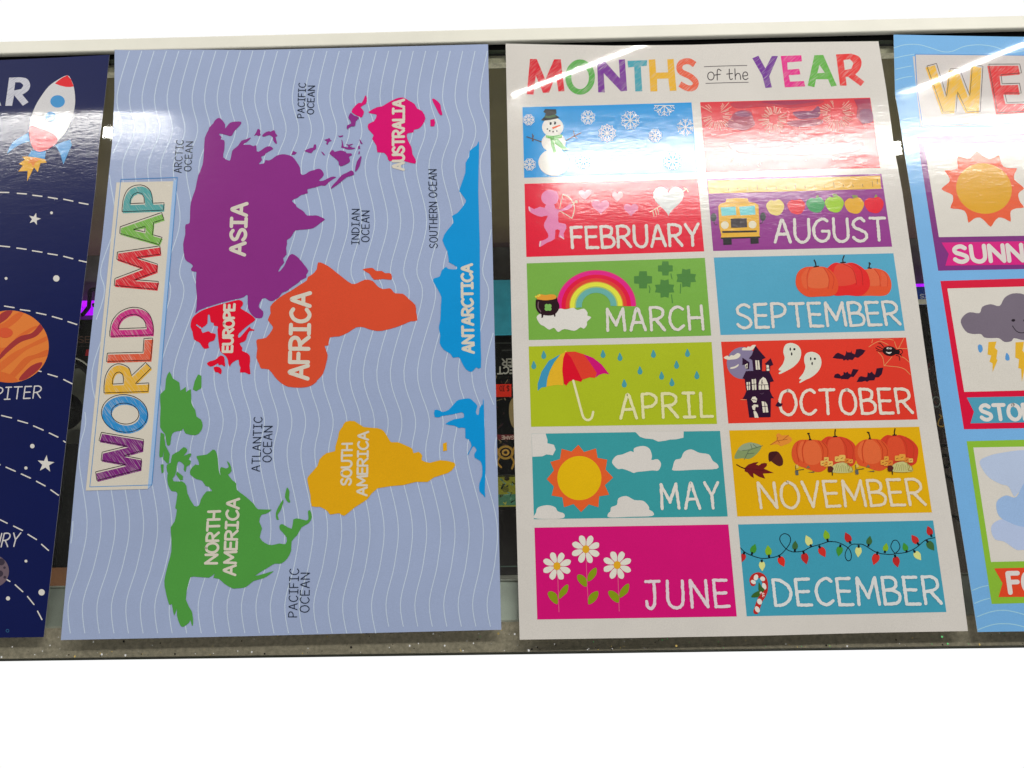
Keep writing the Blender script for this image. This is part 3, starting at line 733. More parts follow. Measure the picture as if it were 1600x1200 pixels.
na = (H7("515,950 620,935 680,885 715,900 735,980 745,1100 765,1155 757,1105 770,1065 820,1080 850,1060 830,1005 860,1030 880,1105 840,1145")
  + I5("720,180 760,230 795,260 800,315 870,370 950,440 990,490 1110,492 1060,530 1020,540 1000,600 1025,660 1005,740 1050,790 1110,810 1180,795 1235,800 1245,740 1185,670 1185,630 1215,625 1290,665 1305,580 1360,575 1420,590 1440,570 1435,510 1455,500 1470,560 1440,615 1380,650 1340,720 1290,775 1285,860 1250,930 1195,975 1140,975 1080,1010 960,1085 1060,1060 1125,1042 1110,1060 1040,1105 950,1130 880,1185")
  + J5("800,510 760,510 690,470 640,425 590,415 605,375 550,415 410,405 375,440 345,610 400,720 410,820 400,845 385,790 375,815 320,855 290,830 265,750 265,690 240,755 220,650 195,655 155,490 160,400 190,280 215,180 215,60")
  + I5("210,650 245,600 265,490 250,480 270,350 240,330 215,325 185,270 180,180 215,170 235,240 310,240 350,280 360,350 420,460 465,450 480,400 530,330 580,330 550,290 520,280 490,235 440,220 385,180 390,130 430,90") + H7("500,1035 540,1045 530,990"))
continent('green North America with Greenland', (78, 146, 66), [green, na, H7("530,100 565,115 565,240 510,275 475,255 495,170"), H7("140,705 175,720 190,840 160,960 130,965 125,940"), H7("192,842 235,930 225,1030 205,1025 165,980 178,890"),
          H7("260,940 330,900 380,857 415,880 410,910 380,950 450,920 455,950 430,985 455,1000 445,1040 410,1060 400,1115 380,1090 385,1050 355,1015 320,1010 305,1080 290,1150 245,1200 220,1200 225,1160 205,1100 205,1040 245,1020"),
          H7("140,1040 170,1035 172,1120 150,1130"), H7("310,1110 372,1160 370,1200 340,1200 300,1140"), I5("1210,405 1215,430 1190,500 1165,540 1175,580 1155,580 1148,530 1165,480"), I5("1250,295 1270,330 1265,390 1278,425 1255,425 1230,380 1240,320")],
          [W('NORTH', I5, "518,972 546,512 650,508 622,972", 4.0), W('AMERICA', I5, "682,1076 716,396 820,398 785,1076", 4.0)])
continent('yellow South America', (212, 158, 28), [K5("350,245 420,240 490,285 600,295 650,320 690,385 710,405 760,405 820,430 870,455 880,490 920,480 950,510 945,545 1010,565 1090,545 1200,565 1195,605 1150,645 1040,680 990,715 900,715 800,740 600,765 520,850 420,915 340,980 300,960 230,970 210,945 150,910 85,905 75,820 52,710 60,670 130,590 145,540 200,490 265,475 270,440 290,370 300,320 325,285"), K5("1110,415 1140,405 1142,470 1112,475")],
          [W('SOUTH', K5, "315,738 324,418 400,416 390,736", 3.3), W('AMERICA', K5, "440,820 450,325 527,324 514,820", 3.3)])
INK = (34, 42, 58)
Q0 = Z(400, 0, 4); Q3 = Z(400, 300, 4)
for ws in ([W('ARCTIC', A1, "12,932 38,594 112,596 88,930", 1.25, INK), W('OCEAN', A1, "118,914 138,612 210,610 188,914", 1.25, INK)],
           [W('PACIFIC', Q0, "259,735 268,520 312,521 299,735", 1.25, INK), W('OCEAN', Q0, "320,712 326,537 368,537 359,712", 1.25, INK)],
           [W('INDIAN', Q3, "598,326 600,108 646,108 644,326", 1.25, INK), W('OCEAN', Q3, "659,310 661,118 708,118 706,310", 1.25, INK)],
           [('SOUTHERN', (671.4, 387), (670.6, 316), (682.6, 316), (683.4, 387), 1.25, INK), ('OCEAN', (670.4, 308), (669.6, 265), (681.8, 265), (682.4, 308), 1.25, INK)],
           [W('ATLANTIC', H7, "1088,1108 1114,548 1198,546 1170,1108", 1.35, INK), W('OCEAN', H7, "1203,1010 1218,642 1304,640 1290,1010", 1.35, INK)],
           [W('PACIFIC', J5, "1262,765 1274,338 1354,336 1336,765", 1.35, INK), W('OCEAN', J5, "1364,722 1372,374 1450,374 1443,722", 1.35, INK)]):
    p = mapp.part(2.2e-4)
    for wd in ws: p.word(*wd, gap=.28)
    p.build('ocean_lettering', mapp.root)
# title card
p = mapp.part(2.4e-4)
p.fill([(270.8, 283), (277, 279), (237.2, 757.5), (230.8, 764)], (150, 178, 214))
p.fill([(182, 285), (270.8, 283), (230.8, 764), (134, 766.5)], CREAM)
p.poly_line([(188.8, 280.3), (277, 277.2), (237.2, 757.8), (140.3, 760.8)], 1.1, (72, 132, 190), closed=True)
card = p.build('title_card', mapp.root)
L1 = Z(120, 260, 6); L2 = Z(120, 440, 6.667); L3 = Z(120, 590, 6.316)
O1 = [(120 + x / 6.316, 590 + y / 6.316) for x, y in ell(471, 353, 229, 185, 40, .12)]; O2 = [(120 + x / 6.316, 590 + y / 6.316) for x, y in ell(476, 355, 137, 103, 32, .1)]
for rgb, out, hole in (((78, 152, 152), smooth(L1("600,173 650,190 690,230 705,280 708,320")[0:5], False) + L1("712,345 818,340 812,410 425,425") + smooth(L1("425,425 425,390 440,290 480,215 540,180 600,173"), False), L1("498,348 505,300 530,262 570,243 610,255 630,290 633,343")),
                       ((112, 168, 72), L1("407,565 795,432 817,495 720,525 710,640 800,665 770,732 403,628"), L1("530,590 640,562 637,613")),
                       ((204, 42, 54), L1("380,803 778,745 786,822 560,853 755,915 750,985 540,1062 765,1078 750,1152 350,1115 358,1050 615,953 375,870"), None),
                       ((188, 44, 122), smooth(L2("343,530 365,420 430,330 520,280 610,268 700,292 760,350 790,430 797,500"), False) + L2("793,553 343,570"), smooth(L2("432,490 445,430 490,375 560,345 630,347 690,390 718,440"), False) + L2("722,480")),
                       ((208, 88, 60), L2("318,745 690,735 700,592 790,588 770,818 308,832"), None),
                       ((218, 166, 56), L2("283,1160") + smooth(L2("283,1090 300,980 350,895 420,857 490,868 545,905 570,980"), False) + L2("715,842 775,900 610,1062 750,1055 742,1145"), L2("370,1067") + smooth(L2("375,1010 400,960 440,942 475,965 485,1010"), False) + L2("483,1062")),
                       ((46, 132, 192), O1, O2),
                       ((116, 40, 116), L3("243,540 657,610 648,718 465,770 638,803 630,905 198,1015 185,930 485,858 240,815 250,735 500,675 218,622"), None)):
    p = mapp.part(3e-4)
    sh = lambda q: [(x + 1.2, y + 2.4) for x, y in q]
    p.fill(sh(out), rgb, [sh(hole)] if hole else (), hatch=-1)
    p.line(out, 1.15, (30, 24, 30), cap=False, closed=True, jit=.08)
    if hole: p.line(hole, 1.15, (30, 24, 30), cap=False, closed=True, jit=.08)
    o = p.build('title_letter', mapp.root); o.parent = card

# ================================================================== months poster
CHALK = (206, 200, 194)
mon = Poster('months_poster', 'white months of the year poster with twelve coloured picture panels', 'poster',
             [(790, 68), (880, 70), (960, 71.3), (1080, 70), (1200, 66.5), (1300, 65.2), (1372.5, 64.5), (1385, 140), (1397.5, 232.5), (1410, 300), (1436, 480), (1452.5, 597.5), (1499, 882), (1512.5, 986),
              (1370, 988.5), (1200, 993), (1000, 996.6), (812, 999.5), (806, 780), (800, 540), (795, 297)], (.003, .0012, .0006, .0004), 1.9)
mon.sheet((201, 196, 190))
M5 = Z(810, 70, 5.517); Y4 = Z(1200, 0, 4); W8 = Z(800, 0, 4)
def tr(f, cx, cy, rx, ry, n=36, rot=0): return f(ell(cx, cy, rx, ry, n, rot))
title = mon.part(5e-5)
title.line(W8([(1200, 417), (1330, 412), (1470, 409)]), 1.1, (90, 84, 86), cap=False); title.line(W8([(1210, 521), (1340, 517), (1478, 514)]), 1.1, (90, 84, 86), cap=False)
K = (58, 52, 56)
title.line(W8(ell(1243, 475, 20, 25, 20)), 1.4, K, closed=True)
title.line(smooth(W8("1306,442 1292,432 1283,445 1283,500"), False), 1.4, K); title.line(W8("1266,469 1302,464"), 1.4, K)
title.line(smooth(W8("1358,432 1359,480 1366,497 1378,492"), False), 1.4, K); title.line(W8("1342,463 1378,459"), 1.4, K)
title.line(W8("1393,430 1396,496"), 1.4, K); title.line(smooth(W8("1396,475 1408,459 1422,462 1428,478 1429,496"), False), 1.4, K)
title.line(smooth(W8("1444,475 1472,470 1466,452 1450,452 1442,472 1448,492 1462,497 1475,489"), False), 1.4, K)
tt = title.build('title', mon.root)
for rgb, out, hole in (((202, 36, 50), M5("100,122 158,122 232,300 308,125 365,125 398,400 345,402 322,260 265,412 212,414 150,265 130,430 72,425"), None),
        ((84, 158, 72), tr(M5, 532, 278, 128, 152), tr(M5, 532, 282, 76, 100)),
        ((112, 50, 140), M5("678,140 738,135 875,290 865,128 918,125 937,395 885,402 735,245 745,410 688,410"), None),
        ((62, 148, 164), M5("940,138 1110,132 1107,180 1055,185 1068,400 1008,402 998,190 945,195"), None),
        ((218, 164, 44), M5("1123,128 1180,125 1187,240 1290,237 1283,125 1338,122 1363,395 1305,397 1292,290 1195,293 1198,400 1138,402"), None),
        ((106, 46, 140), [(1175.5, 91), (1185, 87), (1196, 107), (1206, 87.5), (1215.5, 87.5), (1202, 119), (1206, 136.5), (1196, 137.5), (1191, 118)], None),
        ((212, 40, 130), Y4("80,350 208,345 212,383 120,390 123,435 195,430 203,465 130,470 138,510 225,506 232,540 105,546"), None),
        ((92, 164, 66), Y4("290,345 345,343 430,535 395,542 375,495 300,495 290,545 248,535"), Y4("308,458 322,405 355,455")),
        ((212, 50, 50), Y4("425,340") + smooth(Y4("520,335 570,355 585,395 570,440 545,465"), False) + Y4("602,510 580,538 500,480 485,480 492,535 450,535"), Y4("472,375") + smooth(Y4("512,370 532,395 520,430"), False) + Y4("480,438"))):
    p = mon.part(6e-5); p.fill(out, rgb, [hole] if hole else (), hatch=1); o = p.build('title_letter', mon.root); o.parent = tt
p = mon.part(6e-5); p.line(smooth(M5("1520,170 1470,142 1410,152 1387,192 1405,235 1480,272 1528,322 1512,366 1460,374 1392,338"), False, 5), 9.4, (216, 90, 62), cap=False, hatch=1)
o = p.build('title_letter', mon.root); o.parent = tt

def panel(rgb, quad, what):
    p = mon.part(3e-5); p.fill(quad, rgb)
    return p.build('month_panel', mon.root, what)
def sub(pan, name, draw, z=8e-5):
    p = mon.part(z); draw(p); o = p.build(name, mon.root); o.parent = pan; return o
def letter(pan, txt, TL, TR, BR, BL, wd=4.6, rgb=CHALK, gap=.24):
    def ins(a, b, k): return (a[0] + (b[0] - a[0]) * k, a[1] + (b[1] - a[1]) * k)
    return sub(pan, 'lettering', lambda p: p.word(txt, TL, TR, BR, BL, wd, rgb, jit=.45, gap=gap), 2.6e-4)

# ---- January: snowman
J = Z(810, 150, 5.517)
pan = panel((34, 140, 206), J("35,97 760,77 1492,55 1545,660 800,682 50,705"), 'blue January panel')
def flake(p, cx, cy, r, f=J, n=8, rgb=(205, 208, 210), top=-1e9, lo=0, wd=1.25):
    for k in range(n):
        a = 2 * math.pi * k / n + lo
        def q(rr, da=0): return (cx + rr * math.cos(a + da), cy + rr * math.sin(a + da))
        if q(r)[1] < top: continue
        p.line(f([(cx, cy), q(r)]), wd, rgb)
        for rr in (.62, .9):
            for s in (-1, 1):
                b = q(r * (rr + .2), s * .30)
                if b[1] > top: p.line(f([q(r * rr - r * .08), b]), wd * .85, rgb)
def d(p):
    flake(p, 600, 185, 56); flake(p, 965, 210, 74); flake(p, 1257, 82, 84, top=62); flake(p, 1440, 268, 66, n=7, lo=.2)
    flake(p, 97, 590, 48); flake(p, 765, 320, 70, n=10); flake(p, 90, 205, 44); flake(p, 1180, 340, 52); flake(p, 560, 560, 60); flake(p, 1330, 560, 70)
sub(pan, 'snowflakes', d)
def d(p):
    SN = (216, 210, 203)
    p.line(J("225,405 120,368 72,352"), 1.5, (70, 50, 45)); p.line(J("120,328 128,388"), 1.4, (70, 50, 45)); p.line(J("132,340 118,388"), 1.2, (70, 50, 45))
    p.line(J("390,395 480,345 538,318"), 1.5, (70, 50, 45)); p.line(J("476,302 484,348 505,364"), 1.3, (70, 50, 45))
    p.fill(tr(J, 305, 572, 132, 116, 44), SN); p.fill(tr(J, 304, 400, 104, 84, 40), SN); p.fill(tr(J, 296, 268, 92, 84, 40), SN)
    p.line(J(ell(305, 572, 130, 114, 40)[4:17]), .8, (188, 180, 176), cap=False)
    p.fill(J("195,208 225,178 235,150 215,137 230,113 325,115 328,150 318,160 340,175 354,186 330,195 270,207 215,213"), (32, 34, 34))
    p.fill(J("228,170 270,172 318,158 327,176 270,190 226,187"), (60, 92, 52))
    for x, y in ((278, 238), (316, 235)): p.fill(J(ell(x, y, 9, 13, 14, .3)), (34, 30, 32))
    p.line(J("270,226 284,228"), .8, (34, 30, 32)); p.line(J("306,222 322,224"), .8, (34, 30, 32))
    p.fill(J("288,270 358,247 366,256 297,286"), (216, 96, 50))
    for x, y in ((250, 285), (270, 300), (299, 307), (331, 302)): p.fill(J(ell(x, y, 7, 7, 10)), (40, 34, 36))
    G = (86, 162, 66)
    p.fill(J("275,362 305,366 312,430 332,485 303,488 284,430"), G); p.fill(J("308,366 342,368 395,430 440,465 420,468 400,462 405,475 380,460 340,430 315,410"), G)
    p.fill(J("236,338 300,342 381,331 373,360 320,369 300,373 240,360"), G); p.line(J("300,344 303,372"), .8, (62, 128, 50))
sub(pan, 'snowman', d, 2.2e-4)

# ---- July: fireworks
J = Z(1085, 145, 5.333)
pan = panel((203, 46, 56), J("48,78 760,60 1465,40 1550,625 800,645 95,663"), 'red July panel')
def d(p):
    D1, D2, D3 = (150, 42, 74), (122, 44, 88), (176, 44, 64)
    p.fill(smooth(J("320,80 700,70 1058,60 1040,95 900,118 800,130 700,112 520,118 360,130")), D3); p.fill(smooth(J("560,72 800,66 1040,62 960,82 800,100 640,92")), D1)
    p.fill(smooth(J("330,170 400,145 470,160 490,215 500,270 420,312 330,300 250,270 300,220")), D1); p.fill(smooth(J("345,165 400,152 455,168 470,190 420,200 350,190")), D2)
    p.fill(smooth(J("820,165 900,152 980,150 1030,110 1050,160 1030,205 950,215 870,215")), D2); p.fill(smooth(J("780,240 900,226 1050,220 1060,260 900,285 790,270")), D1)
    p.fill(J("1330,55 1462,48 1490,240 1400,262 1350,200 1360,120"), D1); p.fill(smooth(J("1380,150 1470,140 1486,235 1400,250")), D2)
    p.fill(smooth(J("300,420 700,400 1000,430 1400,410 1300,500 800,520 400,500")), D3)
sub(pan, 'night_clouds', d)
def d(p):
    for cx, cy, r0, r1, n, cl in ((185, 185, 52, 145, 34, 82), (660, 222, 45, 122, 24, 0), (1185, 172, 62, 152, 40, 62)):
        for k in range(n):
            a = 2 * math.pi * k / n + R.uniform(-.05, .05); q0 = r0 * R.uniform(.85, 1.5); q1 = r1 * R.uniform(.72, 1.02)
            x1, y1 = cx + q1 * math.cos(a), cy + q1 * math.sin(a); x0, y0 = cx + q0 * math.cos(a), cy + q0 * math.sin(a)
            if y1 < 66 or y0 < 66 or x1 < 58: continue
            wd = 1.2 if n != 24 else R.uniform(1.2, 2.2)
            p.line(J([(x0, y0), ((x0 + x1) / 2 + 3, (y0 + y1) / 2), (x1, y1)]), wd, (226, 152, 140))
    for k in range(40):
        x, y = R.uniform(80, 1500), R.uniform(240, 620); p.line(J([(x, y), (x + R.uniform(-12, 12), y + R.uniform(-14, 14))]), 1.1, (222, 130, 126))
sub(pan, 'fireworks', d, 2e-4)

# ---- February: cupid and hearts
J = Z(810, 275, 5.333)
pan = panel((220, 30, 56), J("50,65 760,45 1495,25 1548,628 800,652 66,675"), 'red February panel')
def d(p):
    PK = (224, 124, 168)
    p.fill(J(ell(262, 180, 72, 65, 30)), PK); p.fill(smooth(J("310,125 330,150 318,172 334,190 318,205 320,222 300,232 270,200 280,150")), PK)
    p.fill(smooth(J("232,238 300,240 305,268 350,280 395,258 430,232 452,236 442,262 400,285 335,302 333,345 336,388 392,400 398,438 376,480 382,522 350,515 334,500 346,455 308,448 302,524 240,555 190,586 172,586 176,545 200,538 245,515 246,480 216,430 216,390 246,330 190,340 130,320 88,290 84,252 130,276 180,256 218,266"), True, 2), PK)
    for a, b in (("185,545", "178,585"), ("350,500", "378,524"), ("90,258", "96,288")): p.line(J(a + ' ' + b), 1.6, (232, 196, 190))
sub(pan, 'cupid', d)
def d(p):
    CR = (228, 190, 172)
    p.line(smooth(J("370,155 420,175 458,225 466,285 447,350"), False), 1.5, CR); p.line(J("370,155 345,268"), 1.1, CR); p.line(J("345,290 447,352"), 1.3, CR)
    p.line(J("440,245 478,218"), 1.3, CR); p.fill(J(ell(483, 214, 13, 12, 14)), CR)
sub(pan, 'bow', d, 1.2e-4)
def heart(cx, cy, w, h):
    o = []
    for k in range(36):
        t = 2 * math.pi * k / 36
        x = 16 * math.sin(t) ** 3; y = -(13 * math.cos(t) - 5 * math.cos(2 * t) - 2 * math.cos(3 * t) - math.cos(4 * t))
        o.append((cx + x / 32 * w, cy + (y - 2.5) / 29 * h))
    return o
def d(p):
    p.line(J("1095,300 1250,212 1402,108"), 1.4, (214, 188, 164), step=3)
    for s in ("1118,288 1130,335", "1138,278 1150,325", "1158,268 1170,318", "1402,108 1380,98", "1402,108 1414,130"): p.line(J(s), 1.3, (214, 188, 164))
sub(pan, 'arrow', d, 5e-5)
for x, y, wd, hh, rgb in ((555, 160, 105, 90, (224, 140, 158)), (685, 262, 148, 122, (222, 122, 158)), (825, 175, 95, 92, (220, 150, 158)), (938, 285, 122, 108, (222, 122, 158)), (1250, 212, 256, 246, (196, 196, 194))):
    sub(pan, 'heart', lambda p: p.fill(J(heart(x, y, wd, hh)), rgb))
letter(pan, 'FEBRUARY', *J("438,430 1497,400 1508,577 452,600"))

# ---- August: bus, ruler, apples
J = Z(1095, 265, 5.333)
pan = panel((138, 54, 132), J("50,75 760,55 1505,35 1595,642 800,662 103,678"), 'purple August panel')
def d(p):
    p.fill(J("56,92 760,72 1495,50 1503,160 780,180 66,200"), (216, 166, 62))
    for k in range(16):
        x = 1430 - 80 * k - (k % 3); top = 96 if k % 4 == 0 else 118
        if x > 80: p.line(J([(x - 2, top + (1430 - x) * .03), (x + 3, 142 + (1430 - x) * .028)]), .9, (120, 84, 40), cap=False)
    p.line(J("1470,80 1472,118"), .9, (120, 84, 40))
sub(pan, 'ruler', d)
def d(p):
    YE = (222, 164, 54); DK = (40, 36, 40)
    for x, y in ((107, 398), (518, 392)):
        p.line(smooth(J([(x, y + 30), (x + 10, y + 58), (x + 30, y + 60)]) if x < 300 else J([(x, y + 30), (x - 6, y + 50), (x - 24, y + 58)]), False), 1.0, DK)
        p.fill(J(ell(x, y, 24, 36, 20)), (62, 66, 68))
    for s in ("185,560 255,558 258,625 188,628", "412,556 480,554 483,615 415,620"): p.fill(J(s), DK)
    p.fill(J("215,245 300,236 390,240 402,270 455,278 480,295 486,390 490,500 488,545 496,562 330,568 165,572 171,545 155,480 150,400 145,305 160,285 205,272"), YE)
    p.fill(J("165,566 495,556 493,568 170,579"), DK)
    p.fill(J("165,315 290,308 296,378 175,386"), (112, 190, 194)); p.fill(J("320,310 450,300 456,375 330,381"), (112, 190, 194))
    p.fill(smooth(J("250,420 258,409 375,405 383,415 386,470 378,481 262,485 253,476")), (58, 50, 54))
    for x, y in ((200, 462), (431, 458)): p.fill(J(ell(x, y, 33, 32, 22)), (214, 206, 182))
    p.fill(J("178,512 466,506 468,521 179,528"), (46, 38, 36)); p.line(J("215,276 400,270"), .9, (196, 140, 46), cap=False)
sub(pan, 'school_bus', d, 1.2e-4)
def apple(cx, cy, w, h): return smooth([(cx - w * .1, cy - h * .86), (cx + w * .5, cy - h), (cx + w, cy - h * .45), (cx + w * .98, cy + h * .2), (cx + w * .6, cy + h * .85), (cx + w * .2, cy + h), (cx - w * .2, cy + h * .92), (cx - w * .62, cy + h * .7), (cx - w, cy), (cx - w * .98, cy - h * .5), (cx - w * .55, cy - h * .9)])
for x, y, wd, hh, rgb, lf in ((620, 316, 72, 66, (226, 190, 110), 0), (795, 310, 72, 64, (220, 52, 66), 0), (955, 295, 74, 64, (62, 146, 88), 1), (1112, 290, 76, 68, (150, 188, 44), 1), (1278, 300, 78, 68, (226, 160, 48), 1), (1443, 296, 78, 68, (216, 26, 48), 1)):
    def d(p):
        if lf: p.fill(smooth(J([(x + 2, y - hh + 12), (x - 18 + 30 * (x % 2), y - hh - 18), (x + 24, y - hh - 16), (x + 28, y - hh + 6)])), (128, 136, 70))
        p.fill(J(apple(x, y, wd, hh)), rgb)
    sub(pan, 'apple', d)
letter(pan, 'AUGUST', *J("612,418 1530,404 1548,588 620,605"))

# ---- March: rainbow and clovers
J = Z(815, 395, 5.333)
pan = panel((114, 164, 68), J("42,88 780,66 1527,42 1580,690 820,710 60,727"), 'green March panel')
def d(p):
    for k0, k1, rgb in ((1.0, .975, (196, 70, 110)), (.975, .87, (218, 34, 128)), (.87, .765, (216, 14, 62)), (.765, .68, (212, 66, 50)), (.68, .655, (200, 130, 60)), (.655, .545, (226, 214, 66)), (.545, .51, (170, 186, 90)), (.51, .36, (100, 166, 158))):
        arc = lambda k: [(622 + 333 * k * math.cos(a), 440 - 297 * k * math.sin(a)) for a in np.linspace(-.02, math.pi + .12, 44)]
        p.fill(J(arc(k0) + arc(k1)[::-1]), rgb)
sub(pan, 'rainbow', d)
sub(pan, 'cloud', lambda p: p.fill(smooth(J("125,540 150,510 200,500 260,490 320,465 370,472 430,458 465,477 520,465 550,500 548,522 580,538 545,575 545,600 520,632 490,622 440,650 355,635 305,660 270,625 230,640 185,610 155,595"), True, 3), (210, 206, 200)), 1.8e-4)
def d(p):
    p.fill(J("165,505 184,508 178,540 165,543"), (42, 22, 30)); p.fill(J("266,508 282,503 283,530 272,533"), (42, 22, 30))
    p.fill(smooth(J("130,352 160,346 200,352 240,346 280,352 288,378 230,400 160,398 128,382")), (216, 146, 52))
    for x, y in ((120, 366), (150, 352), (140, 360)): p.fill(J(ell(x, y, 9, 9, 12)), (222, 196, 70))
    p.fill(smooth(J("118,400 130,388 200,396 280,384 292,366 300,400 315,440 305,480 270,515 210,522 150,505 120,460")), (42, 22, 30))
    p.line(smooth(J("140,410 138,455 160,490"), False), 1.6, (110, 84, 92))
    for a in range(4): p.fill(J(ell(221 + 17 * math.cos(a * 1.5708 + .8), 455 + 17 * math.sin(a * 1.5708 + .8), 17, 17, 16)), (118, 170, 86))
sub(pan, 'pot_of_gold', d, 2.2e-4)
for x, y, s, rd, st in ((1012, 225, 74, .2, "1062,275 1070,300 1065,332"), (1198, 130, 61, .12, "1244,175 1253,216"), (1192, 298, 78, .5, "1249,350 1257,416"), (1372, 210, 79, .55, "1326,260 1322,336")):
    def d(p):
        G = (74, 124, 60); o = []
        for k in range(4):
            a = k * math.pi / 2
            for dx, dy in ((1, -.42), (1 + rd * .05, -.2 - rd * .4), (.9 + rd * .02, 0) if rd > .4 else (1, 0), (1 + rd * .05, .2 + rd * .4), (1, .42), (.48, .46)):
                o.append((x + s * (dx * math.cos(a) - dy * math.sin(a)), y + s * (dx * math.sin(a) + dy * math.cos(a)) * .96))
        p.fill(J(o), G); p.line(J(st), 1.5, G)
    sub(pan, 'clover', d)
letter(pan, 'MARCH', *J("708,470 1496,444 1512,636 716,650"), gap=.3)

# ---- pumpkins
def pumpkin(p, J, out, lobes, arcs, stem, rgb, base=None):
    p.fill(smooth(J(out)), rgb)
    for q, c in lobes: p.fill(smooth(J(q)), c)
    for q, c in arcs: p.line(smooth(J(q), False), 1.1, c)
    for q in stem: p.line(J(q), 1.9, (44, 32, 30))
    if base: p.fill(J(base), (44, 32, 30))
J = Z(1110, 390, 5.246)
pan = panel((80, 156, 186), J("28,65 760,48 1500,30 1593,665 830,683 83,700"), 'sky blue September panel')
sub(pan, 'pumpkin', lambda p: pumpkin(p, J, "1150,300 1170,220 1220,178 1290,160 1360,154 1440,185 1480,255 1478,330 1430,376 1300,378 1200,374", [("1285,165 1340,158 1380,215 1392,290 1290,292 1262,230", (222, 98, 62)), ("1400,180 1440,200 1452,270 1440,300 1400,296 1402,230", (220, 90, 58))],
    [("1345,160 1385,220 1392,300", (192, 62, 40)), ("1420,178 1452,230 1450,300", (196, 68, 44))], ["1305,108 1301,150", "1300,110 1312,118", "1292,150 1318,153"], (222, 82, 48)))
sub(pan, 'pumpkin', lambda p: pumpkin(p, J, "900,300 930,200 965,145 1020,108 1090,116 1160,107 1232,138 1290,200 1306,300 1240,376 1120,374 1010,374", [("1040,122 1130,118 1180,180 1196,270 1060,300 1000,260 1010,180", (226, 70, 52)), ("1150,118 1215,150 1240,230 1225,290 1200,280 1190,200", (214, 44, 44))],
    [("1090,118 1165,160 1196,260 1192,290", (186, 36, 36)), ("1165,112 1235,170 1250,290", (184, 36, 36))], ["1096,50 1085,80 1088,108", "1070,107 1106,104"], (218, 40, 40)), 1.5e-4)
sub(pan, 'pumpkin', lambda p: pumpkin(p, J, "699,250 718,185 775,145 860,140 940,144 1000,182 1042,255 1045,330 1004,376 900,384 800,386 738,350 706,305", [("805,210 840,150 920,150 962,215 966,300 880,318 802,300", (226, 100, 60)), ("745,220 785,160 812,160 790,240 800,320 760,300", (224, 92, 54))],
    [("815,150 792,220 800,330", (192, 64, 40)), ("930,150 972,230 965,320", (194, 62, 40)), ("960,160 1012,230 1000,320", (196, 60, 40))], ["852,86 862,108 866,136", "850,142 886,136"], (224, 78, 44)), 2.2e-4)
letter(pan, 'SEPTEMBER', *J("214,452 1522,428 1556,612 226,642"), gap=.22)

# ---- April: umbrella
J = Z(820, 530, 5.333)
pan = panel((164, 178, 38), J("32,60 790,42 1557,23 1602,706 830,718 52,730"), 'lime green April panel')
def d(p):
    for rgb, q in (((62, 140, 176), "108,430 108,370 140,270 200,180 297,126 245,190 205,270 185,340 180,396 140,402"), ((222, 168, 44), "180,396 190,320 225,230 297,126 340,105 320,160 312,260 320,386 280,380 235,385"),
                   ((206, 14, 44), "320,160 340,105 385,150 440,260 478,340 470,356 430,345 405,340 370,355 345,388 325,370 312,260"), ((212, 62, 46), "340,105 420,103 490,125 540,190 600,280 585,323 540,318 478,338 440,260 385,150"),
                   ((196, 24, 112), "490,125 570,155 640,210 704,292 660,285 620,297 588,321 600,280 540,190")): p.fill(J(q), rgb)
    p.fill(J(ell(340, 102, 8, 7, 10)), (222, 190, 70))
    p.line(smooth(J("404,346 440,480 472,600 492,655 525,674 556,656 570,606"), False), 3.6, (214, 208, 166))
sub(pan, 'umbrella', d)
for x, y in ((158, 130), (75, 215), (652, 122), (793, 147), (1072, 121), (1356, 114), (1265, 212), (960, 260), (1140, 303), (1226, 358), (1434, 299), (829, 368)):
    sub(pan, 'raindrop', lambda p: p.fill(smooth(J([(x - 2, y - 36), (x + 14, y - 8), (x + 21, y + 10), (x + 14, y + 29), (x, y + 34), (x - 14, y + 29), (x - 21, y + 10), (x - 14, y - 8)]), True, 2), (72, 146, 154)))
letter(pan, 'APRIL', *J("790,462 1556,446 1566,642 800,660"), rgb=(212, 208, 160), gap=.3)

